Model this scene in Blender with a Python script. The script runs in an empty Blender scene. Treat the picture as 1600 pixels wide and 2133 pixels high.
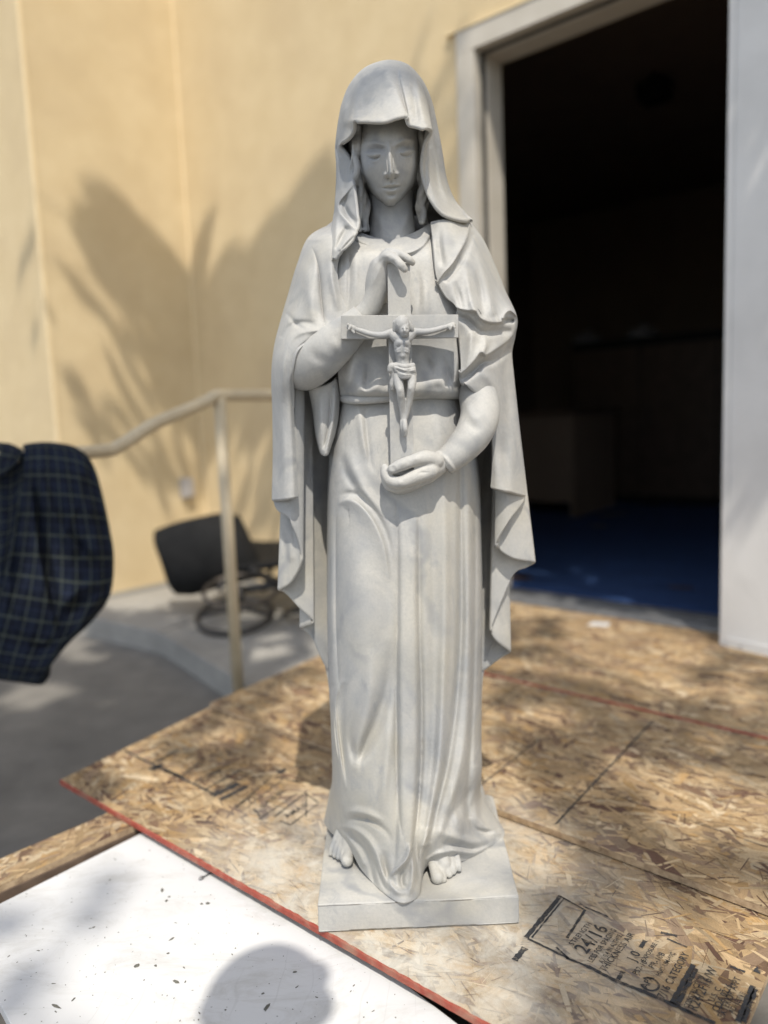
import bpy, bmesh, math, random
import numpy as np
from mathutils import Vector, Matrix, noise as mnoise

# ------------------------------------------------------------------ camera, sky, sun, exposure
SC = bpy.context.scene
COL = SC.collection
rad = math.radians
F = 1600.0
TAU, RHO = rad(7.05), rad(2.26)
CAM = np.array([0.0, 0.0, 0.75])
FW = np.array([0, math.cos(TAU), -math.sin(TAU)])
_r0 = np.array([1.0, 0, 0]); _u0 = np.array([0, math.sin(TAU), math.cos(TAU)])
RT = math.cos(RHO) * _r0 - math.sin(RHO) * _u0
UP = math.cos(RHO) * _u0 + math.sin(RHO) * _r0

cd = bpy.data.cameras.new('camera')
cam = bpy.data.objects.new('camera', cd); COL.objects.link(cam)
M = Matrix.Identity(4)
for i in range(3):
    M[i][0] = RT[i]; M[i][1] = UP[i]; M[i][2] = -FW[i]; M[i][3] = CAM[i]
cam.matrix_world = M
cd.sensor_fit = 'HORIZONTAL'; cd.sensor_width = 36.0; cd.lens = 36.0
cd.clip_start = 0.02; cd.clip_end = 300
cd.dof.use_dof = True; cd.dof.focus_distance = 1.08; cd.dof.aperture_fstop = 2.1
SC.camera = cam

SUN_EL, SUN_AZ = 57.0, 6.0                 # elevation; azimuth to the right of straight behind the camera
SDIR = np.array([math.sin(rad(SUN_AZ)) * math.cos(rad(SUN_EL)), -math.cos(rad(SUN_AZ)) * math.cos(rad(SUN_EL)), math.sin(rad(SUN_EL))])
world = bpy.data.worlds.new('World'); SC.world = world; world.use_nodes = True
nt = world.node_tree; nt.nodes.clear()
wo = nt.nodes.new('ShaderNodeOutputWorld'); bg = nt.nodes.new('ShaderNodeBackground'); sky = nt.nodes.new('ShaderNodeTexSky')
sky.sky_type = 'NISHITA'; sky.sun_disc = False
sky.sun_elevation = rad(SUN_EL); sky.sun_rotation = rad(180 - SUN_AZ)
bg.inputs[1].default_value = 0.15
hs = nt.nodes.new('ShaderNodeHueSaturation'); hs.inputs['Saturation'].default_value = 0.5      # sky blue toned down to keep the fill light near neutral
nt.links.new(sky.outputs[0], hs.inputs['Color']); nt.links.new(hs.outputs[0], bg.inputs[0]); nt.links.new(bg.outputs[0], wo.inputs[0])
sd = bpy.data.lights.new('sun', 'SUN'); sun = bpy.data.objects.new('sun', sd); COL.objects.link(sun)
sd.energy = 2.8; sd.angle = rad(0.53); sd.color = (1.0, 0.93, 0.82)
sun.rotation_euler = Vector(SDIR).to_track_quat('Z', 'Y').to_euler(); sun.location = (2, -6, 8)
SC.view_settings.view_transform = 'Standard'; SC.view_settings.look = 'None'
SC.view_settings.exposure = 0.60; SC.view_settings.gamma = 1.0; SC.view_settings.use_curve_mapping = False

# ------------------------------------------------------------------ measuring helpers
def ray(x, y): return FW * F + RT * (x - 800) + UP * (1066.5 - y)
def on_z(x, y, z): d = ray(x, y); return CAM + d * ((z - CAM[2]) / d[2])
def on_y(x, y, Y): d = ray(x, y); return CAM + d * ((Y - CAM[1]) / d[1])
def on_plane(x, y, p0, n): d = ray(x, y); return CAM + d * (((np.asarray(p0) - CAM) @ n) / (d @ n))

# ------------------------------------------------------------------ object helpers
def prep(name, label=None, cat=None, group=None, kind=None):
    def f(o):
        o.name = name
        if label: o['label'] = label
        if cat: o['category'] = cat
        if group: o['group'] = group
        if kind: o['kind'] = kind
        return o
    return f
def tag(o, label=None, cat=None, group=None, kind=None):
    if label: o['label'] = label
    if cat: o['category'] = cat
    if group: o['group'] = group
    if kind: o['kind'] = kind
    return o
def empty(name, loc, label, cat, group=None):
    o = bpy.data.objects.new(name, None); COL.objects.link(o); o.location = loc; o.empty_display_size = 0.05
    return tag(o, label, cat, group)
def link(name, me, mat, parent=None, smooth=True):
    o = bpy.data.objects.new(name, me); COL.objects.link(o)
    if mat is not None and not me.materials: me.materials.append(mat)
    if smooth and len(me.polygons): me.polygons.foreach_set('use_smooth', np.ones(len(me.polygons), bool))
    if parent is not None:
        o.parent = parent
        o.matrix_parent_inverse = Matrix.Translation(-Vector(parent.location)) if parent.parent is None else Matrix.Identity(4)
    return o
def mesh(name, verts, faces, mat, parent=None, smooth=False):
    me = bpy.data.meshes.new(name); me.from_pydata([tuple(map(float, v)) for v in verts], [], faces); me.update()
    return link(name, me, mat, parent, smooth)
def from_bm(name, bm, mat, parent=None, smooth=False):
    me = bpy.data.meshes.new(name); bm.to_mesh(me); bm.free(); return link(name, me, mat, parent, smooth)
def prism(name, poly, z0, z1, mat, parent=None, bevel=0.0):
    """Upright block over a ground polygon (list of xy)."""
    bm = bmesh.new()
    f = bm.faces.new([bm.verts.new((p[0], p[1], z0)) for p in poly])
    r = bmesh.ops.extrude_face_region(bm, geom=[f])
    for v in [g for g in r['geom'] if isinstance(g, bmesh.types.BMVert)]: v.co.z = z1
    bmesh.ops.recalc_face_normals(bm, faces=bm.faces[:])
    if bevel: bmesh.ops.bevel(bm, geom=bm.edges[:], offset=bevel, segments=2, affect='EDGES', profile=0.6)
    return from_bm(name, bm, mat, parent)
def box_bm(bm, o, ax, ay, az):
    """Box from corner o along three edge vectors."""
    o, ax, ay, az = map(np.asarray, (o, ax, ay, az))
    vs = [bm.verts.new(o + ax * i + ay * j + az * k) for k in (0, 1) for j in (0, 1) for i in (0, 1)]
    for q in ((0, 2, 3, 1), (4, 5, 7, 6), (0, 1, 5, 4), (2, 6, 7, 3), (0, 4, 6, 2), (1, 3, 7, 5)): bm.faces.new([vs[i] for i in q])
def box(name, o, ax, ay, az, mat, parent=None, bevel=0.0):
    bm = bmesh.new(); box_bm(bm, o, ax, ay, az)
    bmesh.ops.recalc_face_normals(bm, faces=bm.faces[:])
    if bevel: bmesh.ops.bevel(bm, geom=bm.edges[:], offset=bevel, segments=2, affect='EDGES', profile=0.6)
    return from_bm(name, bm, mat, parent)
def catmull(P, n):
    P = np.asarray(P, float); k = len(P)
    if k == 2:
        t = np.linspace(0, 1, n)[:, None]; return P[0] * (1 - t) + P[1] * t
    Q = np.vstack([2 * P[0] - P[1], P, 2 * P[-1] - P[-2]])
    t = np.linspace(0, k - 1, n); i = np.minimum(t.astype(int), k - 2); u = (t - i)[:, None]
    a, b, c, d = Q[i], Q[i + 1], Q[i + 2], Q[i + 3]
    return 0.5 * ((2 * b) + (c - a) * u + (2 * a - 5 * b + 4 * c - d) * u ** 2 + (3 * b - a - 3 * c + d) * u ** 3)
def tube_arrays(P, R, seg=14, n=None, cap=True, sx=1.0, ref=(0, 0, 1)):
    P = np.asarray(P, float); R = np.broadcast_to(np.asarray(R, float), (len(P),))
    if n:
        Q = catmull(np.column_stack([P, R]), n); P, R = Q[:, :3], np.maximum(Q[:, 3], 1e-4)
    T = np.gradient(P, axis=0); T /= np.linalg.norm(T, axis=1)[:, None] + 1e-12
    ref = np.asarray(ref, float)
    X = np.cross(T, ref); bad = np.linalg.norm(X, axis=1) < 1e-3
    X[bad] = np.cross(T[bad], (1.0, 0, 0)); X /= np.linalg.norm(X, axis=1)[:, None]
    for i in range(1, len(X)):                                 # carry the frame along, no twists
        x = X[i - 1] - T[i] * (X[i - 1] @ T[i]); X[i] = x / (np.linalg.norm(x) + 1e-12)
    Yv = np.cross(T, X)
    a = np.linspace(0, 2 * np.pi, seg, endpoint=False)
    V = P[:, None] + R[:, None, None] * (np.cos(a)[None, :, None] * X[:, None] * sx + np.sin(a)[None, :, None] * Yv[:, None])
    V = V.reshape(-1, 3); Fc = []
    m = len(P)
    for i in range(m - 1):
        for j in range(seg):
            Fc.append((i * seg + j, i * seg + (j + 1) % seg, (i + 1) * seg + (j + 1) % seg, (i + 1) * seg + j))
    if cap:
        Fc.append(tuple(range(seg))[::-1]); Fc.append(tuple((m - 1) * seg + j for j in range(seg)))
    return V, Fc
def tube(name, P, R, mat, parent=None, seg=14, n=None, cap=True):
    V, Fc = tube_arrays(P, R, seg, n, cap); return mesh(name, V, Fc, mat, parent, True)
def merge(parts):
    V, Fc, k = [], [], 0
    for v, f in parts:
        V.append(np.asarray(v)); Fc += [tuple(i + k for i in q) for q in f]; k += len(v)
    return np.vstack(V), Fc

# ------------------------------------------------------------------ materials
def new_mat(name):
    m = bpy.data.materials.new(name); m.use_nodes = True; t = m.node_tree
    b = t.nodes['Principled BSDF']; return m, t, b
def N(t, kind, **kw):
    n = t.nodes.new('ShaderNode' + kind)
    for k, v in kw.items():
        if k.startswith('i_'):
            key = k[2:]; n.inputs[int(key) if key.isdigit() else key.replace('_', ' ')].default_value = v
        else: setattr(n, k, v)
    return n
def ramp(t, src, stops):
    r = t.nodes.new('ShaderNodeValToRGB'); e = r.color_ramp.elements
    while len(e) > 1: e.remove(e[-1])
    for i, (p, c) in enumerate(stops):
        x = e[0] if i == 0 else e.new(p); x.position = p; x.color = (c[0], c[1], c[2], 1) if hasattr(c, '__len__') else (c, c, c, 1)
    t.links.new(src, r.inputs[0]); return r
def mix(t, fac, a, b, mode='MIX'):
    n = t.nodes.new('ShaderNodeMix'); n.data_type = 'RGBA'; n.blend_type = mode
    for s, i in ((fac, 0), (a, 6), (b, 7)):
        if hasattr(s, 'default_value') or hasattr(s, 'links'): t.links.new(s, n.inputs[i])
        else: n.inputs[i].default_value = s if i == 0 else (s[0], s[1], s[2], 1)
    return n.outputs[2]
def noise(t, scale, detail=4, rough=0.55, vec=None, dist=0.0):
    n = N(t, 'TexNoise'); n.inputs['Scale'].default_value = scale; n.inputs['Detail'].default_value = detail
    n.inputs['Roughness'].default_value = rough; n.inputs['Distortion'].default_value = dist
    if vec is not None: t.links.new(vec, n.inputs['Vector'])
    return n.outputs['Fac']
def coords(t, which='Object', scale=None, rot=None, loc=None):
    c = N(t, 'TexCoord').outputs[which]
    if scale or rot or loc:
        m = N(t, 'Mapping'); t.links.new(c, m.inputs[0])
        if scale: m.inputs['Scale'].default_value = scale
        if rot: m.inputs['Rotation'].default_value = rot
        if loc: m.inputs['Location'].default_value = loc
        return m.outputs[0]
    return c
def bump(t, b, h, strength, dist=0.01):
    n = N(t, 'Bump'); n.inputs['Strength'].default_value = strength; n.inputs['Distance'].default_value = dist
    t.links.new(h, n.inputs['Height']); t.links.new(n.outputs[0], b.inputs['Normal']); return n
def spotted(name, c0, c1, scale, rough=0.7, bscale=None, bstr=0.2, bdist=0.002, c2=None, scale2=3.0, spec=0.4):
    m, t, b = new_mat(name); v = coords(t)
    r = ramp(t, noise(t, scale, 6, 0.6, v), [(0.3, c0), (0.7, c1)]).outputs[0]
    if c2: r = mix(t, ramp(t, noise(t, scale2, 5, 0.6, v, 0.4), [(0.48, 0.0), (0.72, 0.85)]).outputs[0], r, c2)
    t.links.new(r, b.inputs['Base Color']); b.inputs['Roughness'].default_value = rough
    b.inputs['Specular IOR Level'].default_value = spec
    if bscale: bump(t, b, noise(t, bscale, 5, 0.6, v), bstr, bdist)
    return m

M_STUCCO = spotted('stucco', (.60, .475, .285), (.66, .535, .335), 7, .9, 95, .8, .005, (.56, .44, .27), 2.2, .2)
M_TRIM = spotted('door_paint', (.47, .43, .36), (.54, .50, .43), 9, .5, 60, .1)
M_LEAF = spotted('door_leaf_paint', (.64, .635, .62), (.69, .685, .67), 5, .45, 45, .08, .001, (.58, .575, .56), 3)
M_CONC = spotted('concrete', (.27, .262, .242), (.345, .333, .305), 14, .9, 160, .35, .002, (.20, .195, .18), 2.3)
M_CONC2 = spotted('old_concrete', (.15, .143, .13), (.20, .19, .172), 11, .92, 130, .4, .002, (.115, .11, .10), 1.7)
M_RAIL = spotted('rail_paint', (.52, .435, .295), (.58, .49, .34), 30, .45, 120, .1, .001)
M_METAL = spotted('weathered_aluminium', (.20, .20, .20), (.33, .33, .33), 25, .45, 80, .1)
M_METAL.node_tree.nodes['Principled BSDF'].inputs['Metallic'].default_value = 0.6
M_RUBBER = spotted('dark_rubber', (.02, .02, .02), (.035, .034, .033), 25, .7)
M_BLACK = spotted('black_plastic', (.006, .006, .006), (.011, .011, .011), 18, .7, 300, .3, .001, None, 3, .2)
M_BLKMETAL = spotted('black_metal', (.02, .019, .018), (.05, .045, .04), 30, .4, 120, .1)
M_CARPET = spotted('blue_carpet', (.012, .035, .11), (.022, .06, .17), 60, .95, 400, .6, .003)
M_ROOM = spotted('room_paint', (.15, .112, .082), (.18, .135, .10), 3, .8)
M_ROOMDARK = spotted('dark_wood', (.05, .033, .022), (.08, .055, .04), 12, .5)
M_BOX = spotted('outlet_plastic', (.36, .34, .33), (.42, .40, .39), 30, .5)
M_LUMBER = spotted('weathered_lumber', (.085, .058, .042), (.17, .12, .085), 30, .85, 60, .4, .002)

def m_whiteboard():
    m, t, b = new_mat('white_melamine'); v = coords(t)
    base = ramp(t, noise(t, 2.5, 4, .6, v), [(.3, (.60, .605, .61)), (.7, (.66, .665, .665))]).outputs[0]
    sm = ramp(t, noise(t, 7, 9, .78, coords(t, 'Object', (1, 2.4, 1), (0, 0, .7)), .8), [(.50, 0.), (.66, .5)]).outputs[0]
    base = mix(t, sm, base, (.43, .42, .39))
    scr = N(t, 'TexWave', wave_type='BANDS', bands_direction='X'); scr.inputs['Scale'].default_value = 9; scr.inputs['Distortion'].default_value = 14; scr.inputs['Detail'].default_value = 3; t.links.new(coords(t, 'Object', (1, .25, 1), (0, 0, .5)), scr.inputs['Vector'])
    sc2 = N(t, 'Math', operation='MULTIPLY'); t.links.new(ramp(t, scr.outputs['Fac'], [(0., .28), (.010, 0.)]).outputs[0], sc2.inputs[0]); t.links.new(ramp(t, noise(t, 4, 3, .5, v), [(.5, 0.), (.62, 1.)]).outputs[0], sc2.inputs[1])
    base = mix(t, sc2.outputs[0], base, (.40, .40, .39))
    base = mix(t, ramp(t, noise(t, 140, 3, .6, v), [(.68, 0.), (.78, .5)]).outputs[0], base, (.5, .49, .46))
    t.links.new(base, b.inputs['Base Color']); b.inputs['Roughness'].default_value = .5
    bump(t, b, noise(t, 40, 4, .6, v), .06, .002); return m
M_WHITE = m_whiteboard()

def m_strand():
    m, t, b = new_mat('osb_strand')
    at = N(t, 'Attribute', attribute_name='tint').outputs['Color']
    uv = N(t, 'UVMap').outputs[0]
    mp = N(t, 'Mapping'); t.links.new(uv, mp.inputs[0]); mp.inputs['Scale'].default_value = (6, 130, 1)
    g = noise(t, 1.0, 5, .65, mp.outputs[0], .3)
    g2 = ramp(t, g, [(.30, .50), (.64, 1.15)]).outputs[0]
    c = mix(t, 1.0, at, g2, 'MULTIPLY')
    c = mix(t, ramp(t, noise(t, 55, 5, .7, coords(t)), [(.56, 0.), (.75, .45)]).outputs[0], c, (.20, .13, .08))
    dust = N(t, 'VectorMath', operation='DISTANCE'); t.links.new(coords(t), dust.inputs[0]); dust.inputs[1].default_value = (-.03, 1.10, 0)
    dn = N(t, 'MapRange'); t.links.new(dust.outputs['Value'], dn.inputs[0])
    dn.inputs[1].default_value = .22; dn.inputs[2].default_value = .46; dn.inputs[3].default_value = .95; dn.inputs[4].default_value = 0.
    dm = N(t, 'Math', operation='MULTIPLY'); t.links.new(dn.outputs[0], dm.inputs[0])
    t.links.new(ramp(t, noise(t, 16, 6, .7, coords(t), .5), [(.32, .15), (.62, 1.)]).outputs[0], dm.inputs[1])
    c = mix(t, dm.outputs[0], c, (.60, .57, .50))                 # marble dust round the plinth
    t.links.new(c, b.inputs['Base Color']); b.inputs['Roughness'].default_value = .72
    b.inputs['Specular IOR Level'].default_value = .3
    bump(t, b, g, .6, .002); return m
M_STRAND = m_strand()
M_OSBCORE = spotted('osb_core', (.34, .245, .150), (.50, .375, .24), 90, .85, 200, .6, .003, (.14, .085, .05), 40)
M_RED = spotted('red_edge_paint', (.27, .050, .032), (.36, .085, .055), 60, .7, 150, .3, .002, (.34, .19, .13), 30)
def m_ink():
    m, t, b = new_mat('stamp_ink'); b.inputs['Base Color'].default_value = (.035, .037, .042, 1); b.inputs['Roughness'].default_value = .8
    tr = N(t, 'BsdfTransparent'); mx = N(t, 'MixShader'); out = t.nodes['Material Output']
    r = ramp(t, noise(t, 70, 6, .75, coords(t)), [(.34, .25), (.52, .97)])
    t.links.new(r.outputs[0], mx.inputs[0]); t.links.new(tr.outputs[0], mx.inputs[1]); t.links.new(b.outputs[0], mx.inputs[2])
    t.links.new(mx.outputs[0], out.inputs['Surface']); return m
M_INK = m_ink()
def m_marble():
    m, t, b = new_mat('carved_marble'); v = coords(t)
    base = ramp(t, noise(t, 6, 9, .68, v, .6), [(.30, (.275, .290, .306)), (.45, (.375, .377, .372)), (.66, (.50, .488, .452))]).outputs[0]
    warm = ramp(t, noise(t, 3.2, 4, .6, coords(t, 'Object', None, None, (3, 1, 7)), .3), [(.46, 0.), (.66, .75)]).outputs[0]
    base = mix(t, warm, base, (.44, .412, .338))
    vein = N(t, 'TexWave', wave_type='BANDS', bands_direction='DIAGONAL'); vein.inputs['Scale'].default_value = 2.2
    vein.inputs['Distortion'].default_value = 9.0; vein.inputs['Detail'].default_value = 5; vein.inputs['Detail Scale'].default_value = 2.0
    t.links.new(v, vein.inputs['Vector'])
    vm = N(t, 'Math', operation='MULTIPLY'); t.links.new(ramp(t, vein.outputs['Fac'], [(.0, .8), (.10, 0.)]).outputs[0], vm.inputs[0])
    t.links.new(ramp(t, noise(t, 6, 4, .6, v), [(.46, 0.), (.64, .8)]).outputs[0], vm.inputs[1])
    base = mix(t, vm.outputs[0], base, (.23, .243, .26))
    smn = ramp(t, noise(t, 14, 8, .72, coords(t, 'Object', (1.6, 1.6, .8)), 1.2), [(.55, 0.), (.70, .55)]).outputs[0]
    base = mix(t, smn, base, (.27, .283, .30))
    base = mix(t, ramp(t, noise(t, 260, 3, .6, v), [(.35, .16), (.6, 0.)]).outputs[0], base, (.27, .275, .28))
    t.links.new(base, b.inputs['Base Color']); b.inputs['Roughness'].default_value = .6; b.inputs['Specular IOR Level'].default_value = .3
    bump(t, b, noise(t, 300, 6, .7, v), .32, .0014); return m
M_MARBLE = m_marble()
def m_plaid():
    m, t, b = new_mat('plaid_flannel'); uv = N(t, 'UVMap').outputs[0]
    sp = N(t, 'SeparateXYZ'); t.links.new(uv, sp.inputs[0])
    def stripes(src, period, width, off=0.0):
        a = N(t, 'Math', operation='ADD'); a.inputs[1].default_value = off; t.links.new(src, a.inputs[0])
        w = N(t, 'Math', operation='PINGPONG'); w.inputs[1].default_value = period / 2; t.links.new(a.outputs[0], w.inputs[0])
        l = N(t, 'MapRange'); t.links.new(w.outputs[0], l.inputs[0]); l.inputs[1].default_value = width * .55; l.inputs[2].default_value = width; l.inputs[3].default_value = 1; l.inputs[4].default_value = 0
        return l.outputs[0]
    x, y = sp.outputs[0], sp.outputs[1]
    c = mix(t, noise(t, 30, 3, .5, uv), (.007, .011, .022), (.012, .017, .031))
    for s in (x, y): c = mix(t, N_mul(t, stripes(s, .066, .017, .03), .55), c, (.006, .008, .014))
    for s in (x, y): c = mix(t, N_mul(t, stripes(s, .033, .0017), .62), c, (.085, .10, .078))
    for s in (x, y): c = mix(t, N_mul(t, stripes(s, .033, .0012, .0165), .3), c, (.035, .045, .09))
    t.links.new(c, b.inputs['Base Color']); b.inputs['Roughness'].default_value = .9; b.inputs['Specular IOR Level'].default_value = .15
    bump(t, b, noise(t, 700, 2, .5, uv), .25, .001); return m
def N_mul(t, s, k):
    n = N(t, 'Math', operation='MULTIPLY'); t.links.new(s, n.inputs[0]); n.inputs[1].default_value = k; return n.outputs[0]
M_PLAID = m_plaid()
M_GREEN = spotted('leaf_green', (.05, .085, .025), (.085, .125, .04), 12, .5)
M_BARK = spotted('bark', (.12, .085, .06), (.22, .165, .12), 20, .9, 50, .6, .01)

# ------------------------------------------------------------------ the setting
A = np.array([.749, -.663, 0.]); A /= np.linalg.norm(A)          # along the door wall, towards the right
B = np.array([A[1], -A[0], 0.])                                 # along the left wall, towards the camera
Zv = np.array([0, 0, 1.])
NW = B.copy()                                                  # the door wall faces this way
NL = A.copy()                                                  # the left wall faces this way
P_DOOR = np.array([.49, 2.955, 0.])
W0 = on_plane(438, 1195, P_DOOR, NW); W0[2] = 0
def wl(s, h=0.0, out=0.0): return W0 + A * s + NW * out + Zv * h      # a point on the door wall
def s_at(x, y): return (on_plane(x, y, P_DOOR, NW) - W0) @ A
def z_at(x, y): return on_plane(x, y, P_DOOR, NW)[2]
GROUND_Z, WALK_Z, LAND_Z = -.20, -.105, -.036

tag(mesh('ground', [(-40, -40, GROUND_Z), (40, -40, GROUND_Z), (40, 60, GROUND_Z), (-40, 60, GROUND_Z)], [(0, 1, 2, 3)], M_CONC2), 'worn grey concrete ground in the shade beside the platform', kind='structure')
# ------------------------------------------------------------------ the building
bld = empty('stucco_building', (W0[0], W0[1], GROUND_Z), 'tan stucco building with an inside corner and an open doorway', 'building')
HW = 4.6
M_BEAD = spotted('bead_paint', (.74, .60, .37), (.80, .66, .42), 20, .7, 90, .2, .002)
sB = (on_plane(92, 640, W0, NL) - W0) @ B                        # where the left wall turns its outside corner
def wall_block(name, p, along, thick_dir, length, z0, z1, th=.177, mat=M_STUCCO):
    return box(name, np.array([p[0], p[1], z0]), along * length, thick_dir * th, Zv * (z1 - z0), mat, bld)
s0, sf = s_at(964, 500), s_at(1000, 500)                          # frame's outer and inner edge
s1 = sf; s2 = s1 + .99; s3 = s2 + (sf - s0)
zt = z_at(1000, 100); HD = .080                                 # clear height of the doorway, width of the head
wall_block('wall', W0, A, -NW, s0, GROUND_Z, HW)
wall_block('wall', wl(s3), A, -NW, 5.0, GROUND_Z, HW)
wall_block('wall', wl(s0), A, -NW, s3 - s0, zt + HD, HW)
wall_block('wall', W0 - A * .18 - B * .18, B, A, sB + .18, GROUND_Z, HW, .1799)
wall_block('wall', W0 + B * sB - A * 4.2, A, -NW, 4.2 - .1805, GROUND_Z, HW, .1798)
box('corner_bead', W0 + A * .002 + NW * .0 + Zv * GROUND_Z, A * .016, NW * .008, Zv * (HW - GROUND_Z), M_BEAD, bld, .004)
box('corner_bead', W0 + B * (sB - .017) + A * .0 + Zv * GROUND_Z, B * .019, A * .006, Zv * (HW - GROUND_Z), M_BEAD, bld, .003)
box('wall_base', W0 + A * .0 + NW * .001 + Zv * WALK_Z, A * (s0 - .001), NW * .010, Zv * .022, M_CONC, bld)
box('wall_base', W0 + A * .001 + B * .012 + Zv * WALK_Z, B * (sB - .012), A * .010, Zv * .022, M_CONC, bld)
# hollow metal door frame: face, deep rebate, stop
fr = box('door_frame', wl(s0 + .0005, LAND_Z, -.032), A * (sf - s0 - .0005), NW * .047, Zv * (zt - LAND_Z), M_TRIM, bld, .002)
box('rebate_seal', wl(s0 + .001, LAND_Z, -.072), A * (sf - s0 - .009), NW * .0395, Zv * (zt - LAND_Z), M_RUBBER, fr)
box('jamb_stop', wl(s0 + .0005, LAND_Z, -.176), A * (sf - s0 - .0005), NW * .1035, Zv * (zt - LAND_Z), M_TRIM, fr, .002)
box('header_face', wl(s0 + .0005, zt + .0003, -.032), A * (s3 - s0 - .001), NW * .047, Zv * (HD - .001), M_TRIM, fr, .002)
box('rebate_seal', wl(s0 + .001, zt + .009, -.072), A * (s3 - s0 - .002), NW * .0395, Zv * (HD - .010), M_RUBBER, fr)
box('header_stop', wl(s0 + .0005, zt + .0003, -.176), A * (s3 - s0 - .001), NW * .1035, Zv * (HD - .001), M_TRIM, fr, .002)
box('drip_edge', wl(s0 - .045, zt + HD + .0005, -.01), A * (s3 - s0 + .09), NW * .030, Zv * .006, M_BEAD, fr)
box('jamb_face', wl(s2, LAND_Z, -.175), A * (s3 - s2 - .001), NW * .19, Zv * (zt - LAND_Z), M_TRIM, fr, .002)
th = box('threshold', wl(s1 + .001, LAND_Z, -.155), A * (s2 - s1 - .002), NW * .185, Zv * (.026 - LAND_Z), M_METAL, bld, .004)
for i, o in enumerate((-.10, -.055, -.012)):
    box('ridge', wl(s1 + .002, .0255, o), A * (s2 - s1 - .004), NW * .020, Zv * .004, M_METAL, th, .0015)
# the dark room behind the doorway
RD = 4.6
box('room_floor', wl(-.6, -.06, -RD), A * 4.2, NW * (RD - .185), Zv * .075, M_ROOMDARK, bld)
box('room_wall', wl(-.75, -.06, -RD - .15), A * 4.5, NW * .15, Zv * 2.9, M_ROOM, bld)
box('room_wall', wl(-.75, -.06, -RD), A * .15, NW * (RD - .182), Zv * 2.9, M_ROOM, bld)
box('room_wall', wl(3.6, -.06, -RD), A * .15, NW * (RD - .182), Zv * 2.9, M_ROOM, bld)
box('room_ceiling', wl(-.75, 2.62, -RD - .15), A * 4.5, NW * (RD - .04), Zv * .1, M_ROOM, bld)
# carpet with a lumpy frayed front edge
rng = random.Random(3)
bm = bmesh.new(); nx, ny = 90, 40; g = []
for j in range(ny + 1):
    row = []
    for i in range(nx + 1):
        u = i / nx; d = .187 + (RD - .4) * (j / ny) ** 2.2
        wob = (mnoise.noise(Vector((u * 40, 0, 1.7))) * .010) * (1 - min(1, j / 3))
        h = .020 + .010 * mnoise.noise(Vector((u * 16, j * .35, 4))) * (1 if j > 0 else .4) + (.0 if j else -.006)
        row.append(bm.verts.new(wl(-.55 + u * (3.9), h, -d + wob)))
    g.append(row)
for j in range(ny):
    for i in range(nx): bm.faces.new((g[j][i], g[j][i + 1], g[j + 1][i + 1], g[j + 1][i]))
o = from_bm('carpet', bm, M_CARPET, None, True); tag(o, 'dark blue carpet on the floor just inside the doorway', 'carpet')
# things standing in the dark room
cab = empty('cabinet', wl(1.5, .015, -3.2), 'long dark cabinet with three doors deep in the unlit room', 'cabinet')
cl_ = (on_plane(1192, 800, wl(0, 0, -3.15), NW) - W0) @ A; cw = 2.3 - cl_
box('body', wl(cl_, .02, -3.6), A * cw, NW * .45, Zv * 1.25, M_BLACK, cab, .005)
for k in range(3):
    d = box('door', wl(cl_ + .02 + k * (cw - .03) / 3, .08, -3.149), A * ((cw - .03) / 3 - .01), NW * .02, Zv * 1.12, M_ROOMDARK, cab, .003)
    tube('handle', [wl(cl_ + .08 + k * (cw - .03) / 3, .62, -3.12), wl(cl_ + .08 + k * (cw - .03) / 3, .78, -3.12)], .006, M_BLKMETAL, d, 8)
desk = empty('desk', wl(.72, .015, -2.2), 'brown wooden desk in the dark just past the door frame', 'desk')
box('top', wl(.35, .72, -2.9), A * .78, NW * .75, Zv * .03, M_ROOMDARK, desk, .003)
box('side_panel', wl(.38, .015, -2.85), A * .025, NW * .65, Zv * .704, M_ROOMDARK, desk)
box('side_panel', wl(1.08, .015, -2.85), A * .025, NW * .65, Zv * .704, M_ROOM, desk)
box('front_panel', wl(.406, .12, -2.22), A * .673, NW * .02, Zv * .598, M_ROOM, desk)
M_SHEET = spotted('pale_plastic', (.16, .16, .17), (.24, .24, .25), 20, .4)
rng = random.Random(5)
for (bx, by, lab) in ((1222, 655, 'pale crumpled plastic bundle deep in the dark room, nearer the door frame'), (1338, 668, 'smaller pale plastic bundle deep in the dark room, nearer the door leaf')):
    c_ = on_plane(bx, by, wl(0, 0, -3.35), NW); c_[2] = 1.27
    bm = bmesh.new(); bmesh.ops.create_icosphere(bm, subdivisions=4, radius=1)
    for v in bm.verts:
        k = 1 + .35 * mnoise.noise(v.co * 2.1 + Vector((bx, 0, 0))); v.co = Vector((v.co.x * .11 * k, v.co.y * .09 * k, max(-.0, v.co.z + .25) * .075 * k)) + Vector(c_)
    o = from_bm('plastic_bundle', bm, M_SHEET, None, True); tag(o, lab, 'bundle')
pj = on_plane(1362, 190, wl(0, 0, -2.0), NW)
spk = empty('projector', pj, 'small black projector hanging from the dark ceiling', 'projector')
box('body', pj - A * .08 - NW * .09 - Zv * .05, A * .16, NW * .16, Zv * .09, M_BLACK, spk, .012)
tube('mount', [pj + Zv * .035, (pj[0], pj[1], 2.625)], .014, M_BLACK, spk, 10)
tube('lens', [pj + NW * .07, pj + NW * .095], .03, M_BLACK, spk, 14)

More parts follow.
